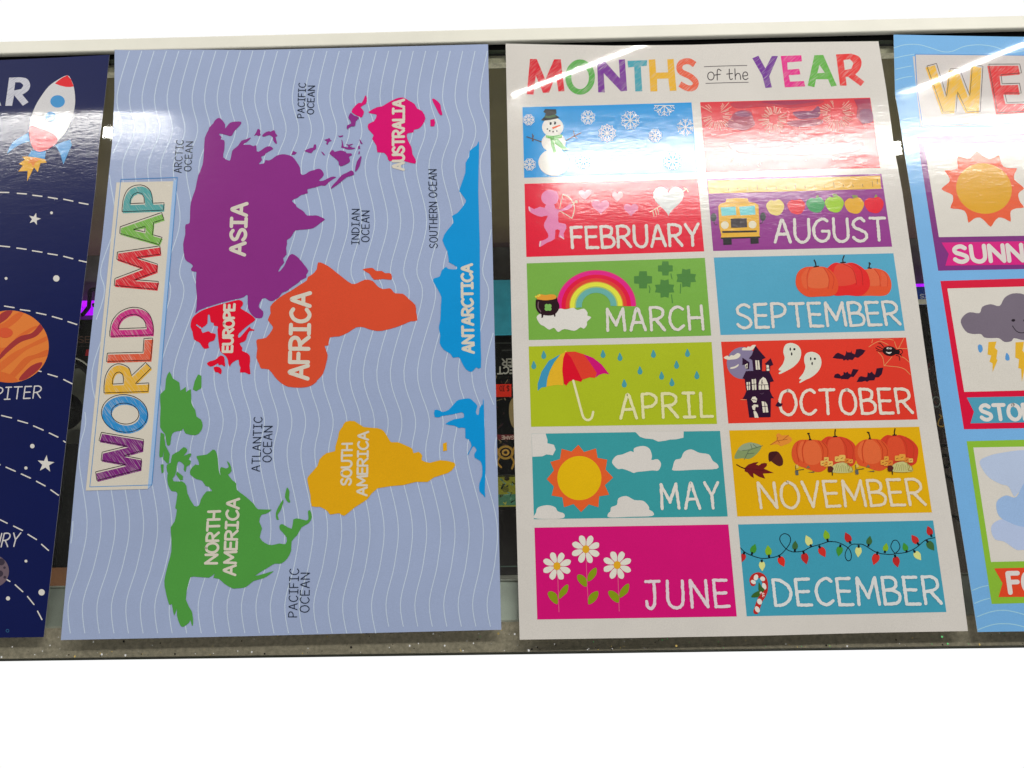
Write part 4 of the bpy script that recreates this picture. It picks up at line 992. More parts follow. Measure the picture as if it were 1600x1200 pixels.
# ---- October: haunted house
J = Z(1120, 525, 5); M1 = Z(1120, 525, 8.571); BT = Z(1270, 525, 9.412)
pan = panel((212, 58, 44), J("33,45 760,28 1478,12 1570,652 820,667 90,683"), 'orange red October panel')
DK = (46, 24, 48); CW = (212, 204, 188)
def d(p):
    p.fill(M1(ell(345, 362, 212, 214, 40)), (128, 118, 148))
    for s in ("90,292 140,262 165,280 190,255 225,262 270,230 300,232 318,255 300,285 260,308 200,315 150,318", "338,190 345,160 375,155 400,160 415,140 450,145 475,122 525,122 500,160 470,190 400,192", "178,435 190,418 240,408 290,376 288,400 250,428 205,440"): p.fill(smooth(M1(s), True, 2), CW)
sub(pan, 'moon', d)
def d(p):
    p.fill(M1("520,128 565,190 655,292 608,312 605,470 700,470 765,605 715,617 712,735 740,800 768,836 725,830 720,1086 435,1092 402,850 345,838 370,800 395,740 375,577 345,566 390,470 490,466 475,322 430,300 470,250 505,160"), DK)
    p.fill(M1("345,290 437,352 430,442 398,446 392,384 342,388"), DK); p.fill(M1("722,298 757,385 716,402 712,472 655,472 660,388 643,372"), DK)
    for s in ("515,326 566,326 580,450 525,450", "375,385 412,366 412,432 385,440", "665,390 695,388 706,466 668,466", "395,620 445,615 446,720 406,725", "466,580 524,575 531,720 476,722", "560,642 575,590 620,548 655,570 685,640 696,716 562,718",
              "460,850 478,815 515,810 541,842 530,888 490,892", "470,942 500,915 552,922 555,952 520,946 510,1000 482,985", "490,1010 522,1005 548,1050 560,1095 508,1095", "600,875 648,880 676,920 690,1022 620,1025"): p.fill(M1(s), CW)
    for s in ("541,326 553,450", "425,617 427,724", "496,577 503,722", "468,650 530,642", "400,660 446,655", "560,655 690,652", "600,655 602,718", "640,655 645,718", "608,585 600,640", "618,640 600,600", "640,880 652,1022", "608,945 680,940", "470,850 530,860", "385,405 410,400", "400,385 390,435", "670,430 702,428"): p.line(M1(s), .9, DK, cap=False)
    p.line(M1("318,853 398,853"), .8, (226, 150, 110), cap=False); p.fill(M1("785,930 820,876 845,900 885,905 860,945 822,947"), DK)
    p.line(M1("580,768 605,778 630,762"), .8, (92, 70, 92))
sub(pan, 'haunted_house', d, 2e-4)
for s, (ex, ey) in (("525,90 545,62 590,55 640,80 660,130 645,190 600,240 540,275 490,298 486,285 505,272 482,263 515,220 530,170 520,130", (0, 0)), ("685,160 705,132 750,124 800,150 818,205 800,265 750,315 690,345 650,367 646,355 662,341 642,332 675,290 692,240 683,200", (160, 75))):
    def d(p):
        p.fill(smooth(J(s), True, 3), (206, 206, 192))
        for x, y, rx, ry in ((574, 103, 6, 13), (606, 103, 9, 9), (585, 140, 6, 13)): p.fill(J(ell(x + ex, y + ey, rx, ry, 14)), (44, 36, 40))
    sub(pan, 'ghost', d)
for s in ("290,322 335,265 370,245 440,275 470,295 490,250 490,216 510,240 560,240 570,213 576,250 620,270 640,195 700,190 776,212 735,270 665,322 620,310 585,354 530,345 520,364 490,345 455,362 440,340 365,335",
          "308,605 325,565 370,550 405,570 410,590 450,570 454,523 480,542 515,523 520,545 560,565 590,485 676,495 640,550 600,602 560,600 520,637 430,632 425,648 420,628 330,618",
          "643,677 680,605 710,590 770,605 800,600 808,533 835,547 870,523 886,550 915,570 940,475 1036,465 1015,560 970,607 920,610 905,652 830,655 800,674 770,660 720,674"):
    sub(pan, 'bat', lambda p: p.fill(BT(s), (48, 24, 44)))
def d(p):
    for s in ("822,162 900,110 980,78 1050,100 1110,130", "868,102 880,47", "990,56 1090,42 1190,62", "1200,80 1235,186", "1260,186 1340,28", "1235,183 1396,185", "960,235 1010,285 1035,340 1050,442", "1050,440 1165,306", "1050,436 1200,450 1280,462 1360,495 1436,572", "1290,300 1350,325 1415,385"): p.line(smooth(BT(s), False), .95, (228, 142, 92), cap=False)
sub(pan, 'cobweb', d)
def d(p):
    S = (36, 20, 28)
    p.fill(BT(ell(1130, 222, 104, 72, 26, .12)), S); p.fill(BT(ell(1235, 235, 48, 34, 18)), S)
    for s in ("1050,170 1000,110 970,105", "1040,195 985,165 950,152", "1035,215 970,200 925,172", "1040,235 985,225 938,212", "1245,205 1300,200 1320,235 1300,262 1255,268", "1225,285 1270,300 1280,358", "1280,262 1308,298", "1250,262 1300,270"): p.line(smooth(BT(s), False), 1.0, S)
    p.fill(BT(ell(1106, 181, 22, 13, 14)), (210, 200, 196)); p.fill(BT(ell(1144, 184, 16, 12, 14)), (210, 200, 196)); p.fill(smooth(BT("1073,230 1115,240 1160,234 1140,256 1110,260")), (214, 206, 200))
    p.fill(BT(ell(1112, 183, 8, 7, 10)), S); p.fill(BT(ell(1142, 186, 6, 6, 10)), S)
sub(pan, 'spider', d, 1.6e-4)
letter(pan, 'OCTOBER', *J("492,426 1498,412 1528,600 496,612"), rgb=(218, 204, 190), gap=.25)

# ---- May: sun and clouds
J = Z(800, 600, 4)
pan = panel((58, 146, 152), J("122,311 700,302 1300,293 1348,828 740,836 137,845"), 'teal May panel')
CL = (204, 199, 194)
for s in ("122.5,312 160,311 210,310 222,350 221,370 262,380 273,410 255,445 215,440 190,452 127,455", "770,299 920,299 1073,296 1072,335 1030,345 985,348 960,354 915,360 880,345 830,340 800,330",
          "625,490 650,450 690,440 740,420 760,425 765,400 820,387 860,405 875,450 872,475 910,470 932,500 915,540 880,540 830,545 780,550 760,556 735,545 690,530 660,530", "1005,520 1020,475 1055,465 1075,425 1120,408 1170,430 1230,440 1255,480 1283,500 1280,530 1140,536 1012,541",
          "138,838 150,805 162,772 220,757 270,770 285,795 325,810 320,838 230,843", "600,812 615,795 620,770 655,755 665,715 715,700 765,725 820,730 855,765 858,785 881,800 875,825 740,830 610,834"):
    sub(pan, 'cloud', lambda p: p.fill(smooth(J(s), True, 3) if not s.startswith(('122', '770')) else J(s), CL))
def d(p):
    st = J("415,380 450,425 525,403 535,462 595,473 585,535 632,585 580,632 607,692 545,702 540,770 480,752 432,800 385,750 325,770 315,708 248,697 262,640 217,595 262,540 240,487 300,470 310,405 372,422")
    p.fill(st, (214, 92, 48)); p.fill(J(ell(421, 588, 138, 138, 48)), (226, 172, 26))
sub(pan, 'sun', d, 1.2e-4)
letter(pan, 'MAY', *J("926,628 1286,614 1298,775 938,778"), 4.6, (210, 204, 198), gap=.34)

# ---- November
J1 = Z(1130, 660, 10); J = Z(1220, 660, 6.667)
q = Z(800, 600, 4)("1357,290") + Z(1200, 600, 4)("400,278 945,267 1025,803 420,816") + Z(800, 600, 4)("1408,828")
pan = panel((212, 164, 12), q, 'yellow November panel')
def d(p):
    p.fill(smooth(J1("175,560 230,420 300,350 380,320 450,315 592,362 560,450 480,530 400,570 300,560")), (126, 144, 98)); p.fill(smooth(J1("230,425 300,350 380,322 450,318 585,362 450,400 330,440")), (142, 156, 124))
    for s in ("330,580 380,480 420,430 620,364", "410,430 300,440", "450,410 430,340", "520,385 470,345", "380,490 480,480"): p.line(smooth(J1(s), False), .8, (84, 96, 78))
sub(pan, 'leaf', d)
def d(p):
    p.fill(smooth(J1("735,350 800,300 840,262 828,200 870,170 920,205 1010,200 1080,270 1020,330 960,350 900,372 840,340"), True, 2), (216, 134, 54))
    for s in ("735,352 840,290 930,275 1020,200", "900,280 1000,265", "860,290 880,320", "840,285 850,230"): p.line(J1(s), .9, (160, 84, 36))
sub(pan, 'leaf', d)
def d(p):
    p.fill(smooth(J1("705,540 720,470 800,452 860,462 900,510 932,575 930,660 870,685 790,640 750,607 715,605"), True, 2), (80, 40, 36)); p.fill(smooth(J1("705,540 720,470 800,452 855,462 800,540 740,610 715,605"), True, 2), (66, 32, 34))
sub(pan, 'acorn', d)
def d(p):
    p.fill(J1("335,712 390,660 470,630 555,618 510,660 560,672 600,642 650,632 687,642 680,682 635,722 790,790 620,800 657,880 560,850 470,792 478,872 430,842 380,782 335,765"), (104, 32, 34)); p.line(J1("210,660 280,700 345,725"), 1.7, (70, 26, 24)); p.line(J1("345,725 500,730 640,760"), .7, (78, 24, 28))
sub(pan, 'maple_leaf', d)
OR, OL, OD = (206, 82, 46), (214, 100, 58), (180, 60, 36)
sub(pan, 'pumpkin', lambda p: pumpkin(p, J, "380,300 405,215 440,175 490,146 560,152 620,148 700,172 770,230 792,330 762,440 660,480 500,480", [("500,190 560,160 620,170 660,260 650,380 520,400 490,300", (210, 84, 52))], [("620,156 680,250 690,400", OD), ("680,168 750,260 748,400", OD), ("500,160 470,230 480,300", OD)], ["568,76 563,108 566,142", "548,148 584,146"], (200, 66, 44)), 8e-5)
sub(pan, 'pumpkin', lambda p: pumpkin(p, J, "1000,300 1030,200 1060,160 1110,131 1180,140 1250,133 1360,182 1428,265 1424,370 1390,440 1250,480 1100,470", [("1120,180 1180,148 1250,170 1290,260 1290,380 1140,400 1110,300", (208, 76, 48))], [("1240,140 1310,240 1310,400", OD), ("1300,150 1385,250 1372,400", OD), ("1120,150 1090,220 1100,300", OD)], ["1190,66 1183,100 1184,130", "1168,133 1202,131"], (198, 60, 42)), 8e-5)
sub(pan, 'pumpkin', lambda p: pumpkin(p, J, "113,300 140,225 190,186 260,180 340,181 420,192 480,240 508,330 500,420 460,490 380,518 260,478 165,440 122,380", [("232,290 270,200 350,195 410,260 425,380 360,440 260,420", OL), ("180,290 205,210 240,200 222,290 240,410 190,370", OL)], [("260,186 222,280 240,420", OD), ("180,200 165,290 190,410", OD), ("390,190 440,280 430,420", OD), ("430,200 490,290 470,430", OD)], ["288,116 297,140 305,172", "280,116 296,114"], OR, "288,186 304,160 326,186"), 1.6e-4)
sub(pan, 'pumpkin', lambda p: pumpkin(p, J, "768,290 800,222 865,182 920,176 980,172 1060,192 1120,262 1142,360 1112,460 1025,506 890,466 800,430", [("856,290 890,192 960,186 1030,260 1045,380 980,430 880,410", OL), ("800,290 830,215 870,200 846,290 860,400 812,360", OL)], [("880,182 846,280 862,420", OD), ("1000,184 1060,280 1050,420", OD), ("1050,196 1110,290 1090,420", OD)], ["912,104 925,136 930,160", "902,102 920,108"], OR, "910,176 926,152 948,178"), 1.6e-4)
def d(p):
    for dx, dy in ((0, 0), (625, -8)):
        p.fill(smooth(J([(150 + dx, 448 + dy), (175 + dx, 440 + dy), (185 + dx, 470 + dy), (160 + dx, 480 + dy)])), (206, 172, 86))
        p.line(J([(155 + dx, 450 + dy), (158 + dx, 500 + dy), (240 + dx, 490 + dy)]), 1.0, (70, 66, 50)); p.fill(J([(148 + dx, 505 + dy), (182 + dx, 502 + dy), (185 + dx, 548 + dy), (155 + dx, 550 + dy)]), (92, 94, 92))
        p.fill(J([(262 + dx, 478 + dy), (285 + dx, 446 + dy), (308 + dx, 474 + dy)]), (120, 104, 80)); p.fill(J([(275 + dx, 520 + dy), (350 + dx, 510 + dy), (350 + dx, 522 + dy)]), (84, 84, 74))
        p.fill(smooth(J([(540 + dx, 520 + dy), (545 + dx, 450 + dy), (620 + dx, 418 + dy), (690 + dx, 430 + dy), (750 + dx, 515 + dy)])), (186, 182, 122))
        for k in range(7): p.line(J([(560 + 24 * k + dx, 512 + dy), (585 + 18 * k + dx, 440 + 8 * (k % 3) + dy)]), .8, (150, 142, 84))
        for x, y, r in ((440, 425, 26), (475, 385, 24), (515, 430, 28), (470, 440, 22), (590, 382, 28), (640, 372, 34), (690, 400, 26), (730, 405, 22)):
            p.fill(smooth(J([(x + dx + r * (1 + .25 * (k % 2)) * math.cos(k * .785), y + dy + r * (1 + .25 * (k % 2)) * math.sin(k * .785)) for k in range(8)])), R.choice(((220, 150, 62), (224, 172, 88), (206, 120, 50))))
            p.line(J([(x + dx - 12, y + dy + 6), (x + dx + 8, y + dy - 4)]), .9, (120, 70, 30))
        p.fill(smooth(J([(490 + dx, 470 + dy), (520 + dx, 455 + dy), (550 + dx, 480 + dy), (530 + dx, 515 + dy), (495 + dx, 515 + dy)])), (84, 40, 38)); p.line(J([(535 + dx, 500 + dy), (538 + dx, 548 + dy)]), 1.5, (50, 40, 34))
        p.line(smooth(J([(680 + dx, 420 + dy), (720 + dx, 470 + dy), (700 + dx, 500 + dy), (745 + dx, 505 + dy), (740 + dx, 460 + dy)]), False), .9, (150, 130, 60))
sub(pan, 'hay_and_flowers', d, 2.6e-4)
letter(pan, 'NOVEMBER', (1184.5, 754.5), (1438, 749), (1446, 788.5), (1189, 793.5), 4.4, (212, 198, 174), gap=.24)

# ---- June: daisies
J = Z(830, 820, 8)
q = Z(800, 780, 4)("140,178 740,168 1352,158 1405,733 780,743 158,752")
pan = panel((200, 28, 112), q, 'magenta June panel')
def daisy(cx, cy, stem, leaves):
    def d(p):
        p.line(smooth(J(stem), False), 1.0, (222, 96, 128))
        for s in leaves: p.fill(smooth(J(s), True, 3), (128, 146, 30)); 
        for k in range(8):
            a = k * math.pi / 4 + .42
            p.fill(smooth(J([(cx + l * math.cos(a) - w_ * math.sin(a), cy + l * math.sin(a) + w_ * math.cos(a)) for l, w_ in ((30, 0), (70, 26), (115, 38 + R.uniform(-3, 3)), (158, 34), (182 + R.uniform(-6, 4), 6), (176, -20), (140, -38), (95, -34), (60, -20))])), (214, 210, 198))
        p.fill(J(ell(cx, cy, 45, 50, 24)), (218, 160, 42))
    sub(pan, 'daisy', d)
daisy(322, 517, "332,640 338,820 347,1090", ("330,990 270,965 225,910 207,860 225,834 270,835 322,880", "350,925 352,850 390,790 440,748 465,760 450,840 400,890"))
daisy(683, 305, "688,440 698,720 715,985", ("692,772 640,755 590,705 573,650 590,622 640,630 692,685", "706,705 708,640 740,580 790,540 818,548 812,620 760,685", "712,988 716,910 750,860 810,830 838,838 832,900 790,960 740,990"))
daisy(1075, 503, "1084,640 1092,850 1100,1080", ("1092,972 1030,950 985,900 962,850 978,824 1030,830 1095,885", "1106,912 1108,840 1150,775 1200,738 1224,748 1212,835 1160,885"))
letter(pan, 'JUNE', *Z(800, 780, 4)("836,514 1340,506 1358,670 842,682"), 4.8, (218, 196, 204), gap=.36)

# ---- December: string of lights
D1 = Z(1150, 810, 7.5); D2 = Z(1200, 780, 4)
q = Z(800, 780, 4)("1413,158") + D2("400,146 1032,133 1115,705 460,720") + Z(800, 780, 4)("1467,732")
pan = panel((64, 148, 172), q, 'turquoise December panel')
cable = D1("52,345 110,400 190,437 300,468 400,462 505,435 585,360 635,280 630,210 570,178 520,210 520,270 585,355 650,388 700,393 790,380 880,335 1000,300 1075,275 1130,270") + D2("380,265 430,268 480,290 510,315 521,350 515,380 495,383 482,355 490,320 520,285 560,281 600,286 680,333 760,345 800,335 825,300 810,262 785,258 768,290 775,315 800,338 870,330 930,300 985,255 1044,240")
sub(pan, 'light_cable', lambda p: p.line(smooth(cable, False, 4), 1.3, (28, 34, 40)))
RD, GR, YL, LM, DG = (178, 44, 44), (66, 138, 52), (202, 206, 130), (124, 168, 44), (62, 100, 58)
for f, a, b, rgb in [(D1, (95, 400), (68, 512), RD), (D1, (185, 420), (225, 300), GR), (D1, (302, 490), (308, 615), YL), (D1, (388, 450), (372, 315), LM), (D1, (505, 435), (562, 565), (204, 48, 40)), (D1, (690, 380), (695, 262), DG), (D1, (790, 390), (826, 535), RD), (D1, (882, 330), (820, 200), YL), (D1, (975, 325), (1046, 452), (196, 50, 44)), (D1, (1075, 262), (1045, 135), LM)] + \
        [(D2, (453, 287), (440, 357), GR), (D2, (515, 275), (484, 208), RD), (D2, (567, 290), (563, 362), YL), (D2, (628, 292), (638, 230), DG), (D2, (685, 332), (660, 410), (196, 50, 44)), (D2, (730, 333), (741, 274), LM), (D2, (793, 350), (811, 425), RD), (D2, (868, 330), (848, 272), GR), (D2, (912, 322), (956, 380), YL), (D2, (940, 282), (898, 224), (186, 48, 46)), (D2, (992, 258), (1038, 320), DG), (D2, (1022, 232), (998, 168), RD)]:
    def d(p):
        (A,), (Bb,) = f([a]), f([b]); dx, dy = Bb[0] - A[0], Bb[1] - A[1]; L = math.hypot(dx, dy); nx, ny = -dy / L, dx / L
        prof = ((.15, .16), (.3, .26), (.5, .29), (.7, .22), (.88, .10), (1, .02))
        g = lambda k, w_: (A[0] + dx * k + nx * w_ * L, A[1] + dy * k + ny * w_ * L)
        o = [g(k, w_) for k, w_ in prof] + [g(k, -w_) for k, w_ in reversed(prof)]
        if rgb == RD and f is D1 and a[0] < 100: o = [(max(x, 1150 + (57 + (y - 858) * .52) / 7.5 + (y - 858) * .0), y) for x, y in o]
        p.fill(smooth(o, True, 2), rgb); p.line([g(-.06, 0), g(.2, 0)], 3.2, (28, 30, 34), cap=False)
    sub(pan, 'light_bulb', d, 1.2e-4)
def d(p):
    p.line(smooth(D1("200,762 190,720 215,680 265,664 315,690 340,750 342,830 318,900 285,950 262,1010 235,1092"), False, 5), 8.6, (176, 44, 40))
    for x, y, rx, ry, ro in ((234, 692, 26, 36, .3), (203, 745, 32, 22, .5), (312, 708, 30, 26, .6), (330, 795, 24, 40, -.3), (276, 975, 28, 36, -.4), (250, 1066, 26, 40, -.5)): p.fill(D1(ell(x, y, rx, ry, 18, ro)), (218, 208, 200))
    for s in ("268,852 235,862 200,885 178,920 215,926 268,918 282,880", "270,750 262,800 268,850 300,870 335,835 300,800"): p.fill(smooth(D1(s)), (58, 96, 46))
    for x, y in ((292, 872), (318, 885), (322, 910)): p.fill(D1(ell(x, y, 15, 15, 12)), (214, 190, 184)); p.fill(D1(ell(x + 5, y + 8, 9, 8, 10)), (184, 50, 48))
sub(pan, 'candy_cane', d, 1.4e-4)
letter(pan, 'DECEMBER', *D2("30,504 1058,484 1084,652 48,664"), 5.0, (206, 208, 208), gap=.26)

# ================================================================== weather poster (runs out of the picture on the right)
wea = Poster('weather_poster', 'blue weather poster with framed sun and storm cloud pictures', 'poster',
             [(1396.3, 54), (1500, 56), (1600, 57.5), (1800, 59), (2050, 60), (2110, 400), (2180, 740), (2226, 975), (1900, 982), (1527.5, 987.5), (1512.5, 892), (1488, 740), (1465, 597), (1442, 428), (1425, 310), (1413, 238), (1405, 183), (1398.5, 146.7)], (.0025, .0012, .0006, .0004), 3.3)
wea.sheet((112, 166, 218))
W1 = Z(1380, 40, 6); W2 = Z(1380, 220, 5.714); W3 = Z(1420, 420, 4.617); W4 = Z(1440, 660, 3.243)
for s in ("98,210 200,180 330,178 450,210 560,245 650,240 760,195 900,180 1050,200 1180,250 1320,235 1500,190 1700,220 1900,250", "105,305 200,283 292,268", "110,410 190,392 268,378", "115,510 200,485 275,475", "122,610 200,588 285,570", "168,890 240,868 325,858", "178,980 260,958 335,948"):
    p = wea.part(); p.line(smooth(W1(s), False, 5), 1.4, (148, 190, 228), cap=False); p.build('wave_line', wea.root)
for s in ("256,852 295,836 338,826", "267,918 305,902 346,891", "280,985 350,960 410,952 470,960 560,985", "286,1050 360,1025 420,1020 480,1026 570,1050"):
    p = wea.part(); p.line(smooth(W4(s), False, 5), 1.5, (150, 194, 232), cap=False); p.build('wave_line', wea.root)
p = wea.part(5e-5)
p.fill(W1("277,288 300,288 302,270 1500,282 3300,288 3560,900 1400,925 350,947"), (194, 187, 184))
p.line(W1("300,268 1500,280 3300,286"), 1.2, (70, 130, 194), cap=False); p.line(W1("300,268 318,600 370,935"), 1.2, (70, 130, 194), cap=False); p.line(W1("370,935 1400,912 3560,890"), 1.0, (70, 130, 194), cap=False)
card = p.build('title_card', wea.root)
for rgb, o_ in (((216, 166, 48), "410,378 500,355 595,665 628,405 715,403 812,658 838,360 935,380 910,805 785,805 697,620 682,808 562,812"), ((206, 46, 50), "990,362 1280,360 1297,443 1105,460 1115,545 1278,540 1295,632 1140,632 1160,720 1400,715 1412,800 1072,815")):
    p = wea.part(1.1e-4); q = W1(o_)
    p.fill([(x - 2.4, y + 2.6) for x, y in q], rgb, hatch=1); p.line(q, 1.0, (70, 52, 44), cap=False, closed=True, jit=.06)
    o = p.build('title_letter', wea.root); o.parent = card
def wpanel(frame, inner, rgb, banner, brgb, what):
    p = wea.part(3e-5); p.fill(frame, rgb); p.fill(inner, (203, 198, 190)); o = p.build('weather_panel', wea.root, what)
    b = wea.part(9e-5); b.fill(banner, brgb); bo = b.build('banner', wea.root); bo.parent = o
    return o
def wsub(pan, name, draw, z=1e-4):
    p = wea.part(z); draw(p); o = p.build(name, wea.root); o.parent = pan
pan = wpanel([(1432.5, 213), (1640, 208), (1668, 419), (1466, 423)], [(1444, 226), (1627, 222), (1650, 367.5), (1467, 370.5)], (118, 44, 118),
             W2("520,908 900,902") + [(1652, 376), (1656, 413)] + W2("900,1110 555,1115 585,1010"), (202, 30, 122), 'purple framed sunny panel')
def d(p):
    p.fill(smooth(W2("835,95 880,130 940,162 990,150 1035,130 1050,185 1075,230 1130,245 1195,245 1172,295 1170,345 1215,385 1257,425 1220,455 1205,490 1225,550 1257,595 1190,602 1140,625 1136,670 1138,722 1085,695 1030,685 990,725 960,768 915,725 865,685 810,695 762,732 750,675 725,625 665,608 600,600 622,540 620,485 570,460 520,430 565,390 595,355 580,310 548,265 610,262 665,245 662,190 668,140 725,155 775,160"), True, 2), (214, 86, 50))
    p.fill(W2(ell(900, 426, 250, 224, 48, .25)), (204, 150, 30))
wsub(pan, 'sun', d)
wsub(pan, 'lettering', lambda p: p.word('SUNNY', *W2("625,945 1395,925 1412,1065 645,1080"), 6.6, (208, 200, 196), gap=.26), 1.6e-4)
pan = wpanel([(1469.4, 439), (1672, 433), (1706, 667), (1506.2, 670.8)], [(1480.2, 450.8), (1660, 446), (1684, 608), (1506.6, 612.3)], (202, 12, 58),
             W3("418,928 831,920") + [(1688, 618), (1693, 657)] + W3("831,1108 445,1115 470,1030"), (76, 146, 172), 'red framed stormy panel')
def d(p):
    p.fill(smooth(W3("375,385 395,340 440,313 510,320 530,275 590,255 655,268 690,210 750,178 831,185 880,240 960,250 1010,300 1060,340 1060,420 1010,470 960,480 900,505 831,515 760,500 740,522 690,527 650,500 600,500 545,495 520,470 460,470 410,450"), True, 3), (112, 102, 116))
    for x in (754, 840): p.fill(W3(ell(x, 372, 14, 10, 14, -.1)), (36, 28, 38))
    p.line(smooth(W3("748,412 775,448 810,462 850,452 878,412"), False), 1.2, (36, 28, 38))
wsub(pan, 'cloud', d)
for s in ("575,528 632,525 620,570 640,588 632,650 640,660 605,745 604,682 582,670 595,626 568,618", "770,530 831,527 820,590 846,622 831,740 816,815 810,722 790,716 795,652 768,640"): wsub(pan, 'lightning_bolt', lambda p: p.fill(W3(s), (222, 168, 48)))
for s in ("498,560 510,545 528,555 533,585 520,604 505,595", "706,606 722,625 727,655 712,662 698,655 697,632"): wsub(pan, 'raindrop', lambda p: p.fill(smooth(W3(s)), (84, 142, 198)))
wsub(pan, 'lettering', lambda p: p.word('STORMY', *W3("512,985 1116,975 1135,1080 528,1088"), 6.0, (206, 202, 198), gap=.24), 1.6e-4)
pan = wpanel([(1510.3, 689.3), (1718, 684), (1760, 938), (1549.5, 943.7)], [(1520.8, 699.2), (1704, 696), (1732, 874), (1548.5, 878)], (132, 176, 56),
             W4("368,740 519,736") + [(1736, 884), (1742, 928)] + W4("519,884 390,885 410,815"), (214, 70, 42), 'green framed foggy panel')
def d(p):
    p.fill(smooth(W4("295,195 340,170 400,155 519,140 640,150 760,200 740,300 600,330 500,350 470,375 440,325 400,312 345,282 310,240")), (172, 186, 212))
    p.fill(smooth(W4("352,535 380,500 440,490 560,510 700,520 720,600 600,650 519,645 480,645 420,605 370,590")), (170, 184, 214))
    p.fill(smooth(W4("378,420 390,390 430,370 480,378 530,300 640,300 700,400 640,520 519,530 430,500 390,470")), (146, 174, 212))
wsub(pan, 'fog', d)
wsub(pan, 'lettering', lambda p: p.word('FOGGY', *W4("436,765 838,756 856,850 450,862"), 7.4, (208, 202, 198), gap=.26), 1.6e-4)

# ================================================================== solar system poster (runs out of the picture on the left)
sol = Poster('solar_system_poster', 'dark blue solar system poster with a rocket and orange striped planet', 'poster',
             [(-440, 118), (-200, 106), (0, 94), (90, 90), (171, 85.5), (163.7, 155), (155, 225), (148.7, 297), (125, 495), (113.7, 597), (68.3, 995.5), (0, 996.5), (-300, 1002), (-620, 1008), (-560, 700), (-500, 400)], (.002, .0012, .0004, .0004), 5.1)
sol.sheet((18, 30, 76), (150, 150, 150))
S1 = Z(0, 80, 5.455); S2 = Z(0, 460, 4); P3 = Z(0, 300, 4); P6 = Z(0, 600, 4); P7 = Z(0, 780, 4)
p = sol.part(5e-5); p.fill(S1("78,225") + smooth(S1("170,222 230,235 257,285 240,335 190,370"), False) + S1("243,435 195,465 120,375 103,465 45,465"), (190, 190, 200), [S1("130,265") + smooth(S1("172,265 198,290 180,322"), False) + S1("120,335")], hatch=2)
p.fill([(-30, 118), (-17, 118), (2, 165), (-10, 165), (-14, 153), (-30, 153), (-36, 165), (-48, 165)], (190, 190, 200), hatch=2)
p.build('title', sol.root)
def ssub(name, draw, z=5e-5, lab=None):
    p = sol.part(z); draw(p); return p.build(name, sol.root, lab)
def d(p):
    BL = (66, 140, 196)
    p.fill(smooth(S1("190,900 240,895 310,905 380,918 398,950 345,955 322,1032 290,990 232,1108 235,1020 155,1025 195,975 160,960 212,925"), True, 1), (222, 160, 52)); p.fill(S1("262,903 350,918 300,950 285,990 262,950 235,960"), (218, 128, 56))
    p.fill(S1("60,875 78,820 110,775 160,740 240,695 252,768 180,790 120,825"), BL); p.fill(S1("540,965 512,870 470,800 540,770 600,755 612,800 580,870"), BL)
    p.fill(S1("268,846 330,850 392,852 382,920 310,905 238,897"), BL)
    p.fill(smooth(S1("575,205 612,255 632,320 641,420 630,510 600,610 560,690 500,760 440,815 380,848 330,857 285,830 258,760 250,680 260,580 300,470 350,385 415,300 490,245"), True, 3), (200, 198, 200))
    p.fill(smooth(S1("252,640 330,655 450,705 492,765 440,815 380,848 330,857 285,830 258,760"), True, 3), (222, 92, 100))
    p.fill(S1("575,205 605,240 628,300 600,305 560,304 510,292 468,275 495,252 530,226"), (212, 40, 48))
    p.fill(S1(ell(491, 428, 62, 53, 28)), BL); p.fill(S1(ell(432, 558, 46, 42, 24)), BL)
ssub('rocket', d)
WH = (206, 202, 196)
ORB = ((P3, "-340,-10 -280,-8|-230,-6 -170,-4|-110,-2 -50,0|0,2 55,3|108,8 165,12|205,20 262,27|302,33 358,42|398,45 455,57|495,67 550,77"), (P3, "-90,330 -40,333|0,337 60,343|105,350 163,358|203,367 262,376|300,385 358,394|398,402 455,417|495,428 540,438"),
       (P3, "28,713 88,723|127,735 187,743|228,755 287,767|327,778 387,795|425,810 480,828"), (P3, "215,1112 257,1122|300,1138 358,1155|398,1172 450,1198"),
       (P6, "-90,172 -30,186|10,197 72,212|112,228 172,245|210,262 270,288|308,306 362,332|398,356 408,364"), (P6, "-60,470 0,505|38,520 95,545|133,562 190,588|228,608 282,637|318,662 365,695"),
       (P6, "-80,810 -40,828|0,848 45,870|85,888 140,915|175,940 228,972|260,1002 303,1040"), (P7, "35,498 62,514|95,535 142,578|172,608 212,658|235,700 262,752"))
for f, t in ORB:
    ssub('orbit_line', lambda p: [p.line(f(q), 1.9, WH) for q in t.split('|')])
for f, x, y, r in ((P3, 322, 130, 9), (P3, 38, 540, 9), (P3, 352, 540, 20), (P6, 202, 388, 14), (P6, 162, 525, 10), (P6, 162, 1107, 9), (P7, 260, 582, 20), (P7, 50, 620, 13), (P3, -200, 300, 12), (P6, -300, 400, 14)):
    ssub('star', lambda p: p.fill(f(ell(x, y, r, r, 16)), WH))
for f, x, y, r, a in ((P3, 216, 169, 40, .25), (P6, 286, 500, 55, .1)):
    ssub('star', lambda p: p.fill(f([(x + (r if k % 2 == 0 else r * .4) * math.cos(-1.5708 + a + k * .6283), y + (r if k % 2 == 0 else r * .4) * math.sin(-1.5708 + a + k * .6283)) for k in range(10)]), WH))
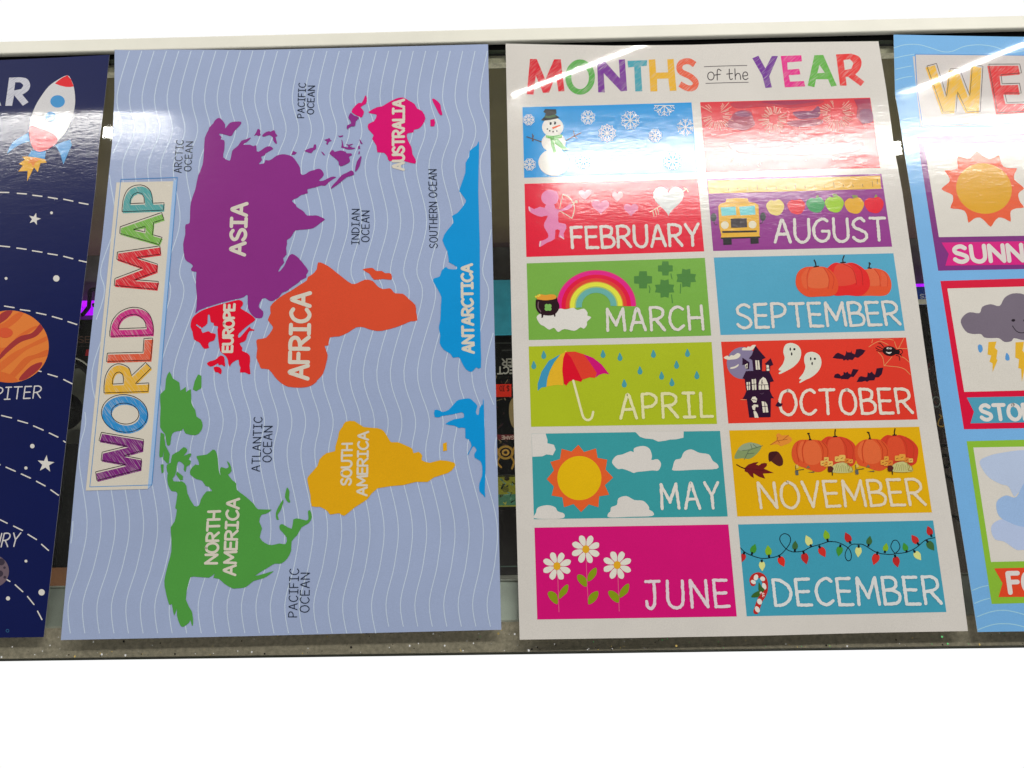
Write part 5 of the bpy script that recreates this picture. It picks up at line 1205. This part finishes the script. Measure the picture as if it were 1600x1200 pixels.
def disc_clip(poly, cx, cy, rx, ry):
    out = []
    for x, y in poly:
        k = math.hypot((x - cx) / rx, (y - cy) / ry); k = max(k, 1e-9)
        out.append((x, y) if k <= 1 else (cx + (x - cx) / k, cy + (y - cy) / k))
    return out
def d(p):
    cx, cy, rx, ry = 60, 326, 245, 226
    p.fill(S2(ell(cx, cy, rx, ry, 60)), (214, 120, 56))
    def band(s, c): p.fill(S2(disc_clip(smooth(pts(s), True, 5), cx, cy, rx - 1, ry - 1)), c)
    band("-180,260 -60,200 20,180 100,120 150,110 110,165 40,215 -60,250 -160,300", (204, 98, 48)); band("-100,330 40,330 110,260 200,205 240,200 180,240 110,300 20,370 -80,400", (206, 100, 48))
    band("-40,470 60,380 150,330 270,270 300,262 290,290 170,345 90,410 0,480", (206, 102, 50)); band("0,545 70,490 150,400 220,375 300,345 290,385 200,410 130,480 60,545", (202, 98, 48)); band("-120,500 -20,480 60,500 110,540 20,552 -60,548", (204, 100, 48))
    band("0,405 0,375 60,310 125,262 200,240 255,180 278,200 225,262 130,298 55,355 10,398", (152, 52, 54)); band("118,528 190,450 262,424 240,470 160,530", (152, 52, 54)); band("-60,190 0,125 40,103 78,104 45,150 0,182 -50,220", (152, 52, 54))
    p.fill(S2(ell(32, 240, 48, 32, 24)), (202, 82, 50))
ssub('planet', d, lab='orange striped planet')
def d(p):
    p.fill(P7(ell(-42, 450, 98, 100, 40)), (106, 90, 100))
    for x, y, r in ((8, 392, 22), (0, 465, 20), (28, 428, 8), (30, 488, 9), (-50, 420, 26), (-60, 500, 18)): p.fill(P7(ell(x, y, r, r, 18)), (62, 54, 66))
ssub('planet', d, lab='small grey cratered planet')
ssub('lettering', lambda p: p.word('JUPITER', *S2("-150,588 262,572 252,646 -160,664"), 1.9, (200, 196, 196), gap=.26))
ssub('lettering', lambda p: p.word('MERCURY', *P6("-276,944 130,930 108,1014 -292,1030"), 1.9, (200, 196, 196), gap=.26))
ssub('small_emblem', lambda p: p.line(P7(ell(47, 822, 9, 9, 14)), .9, (50, 96, 130), closed=True))
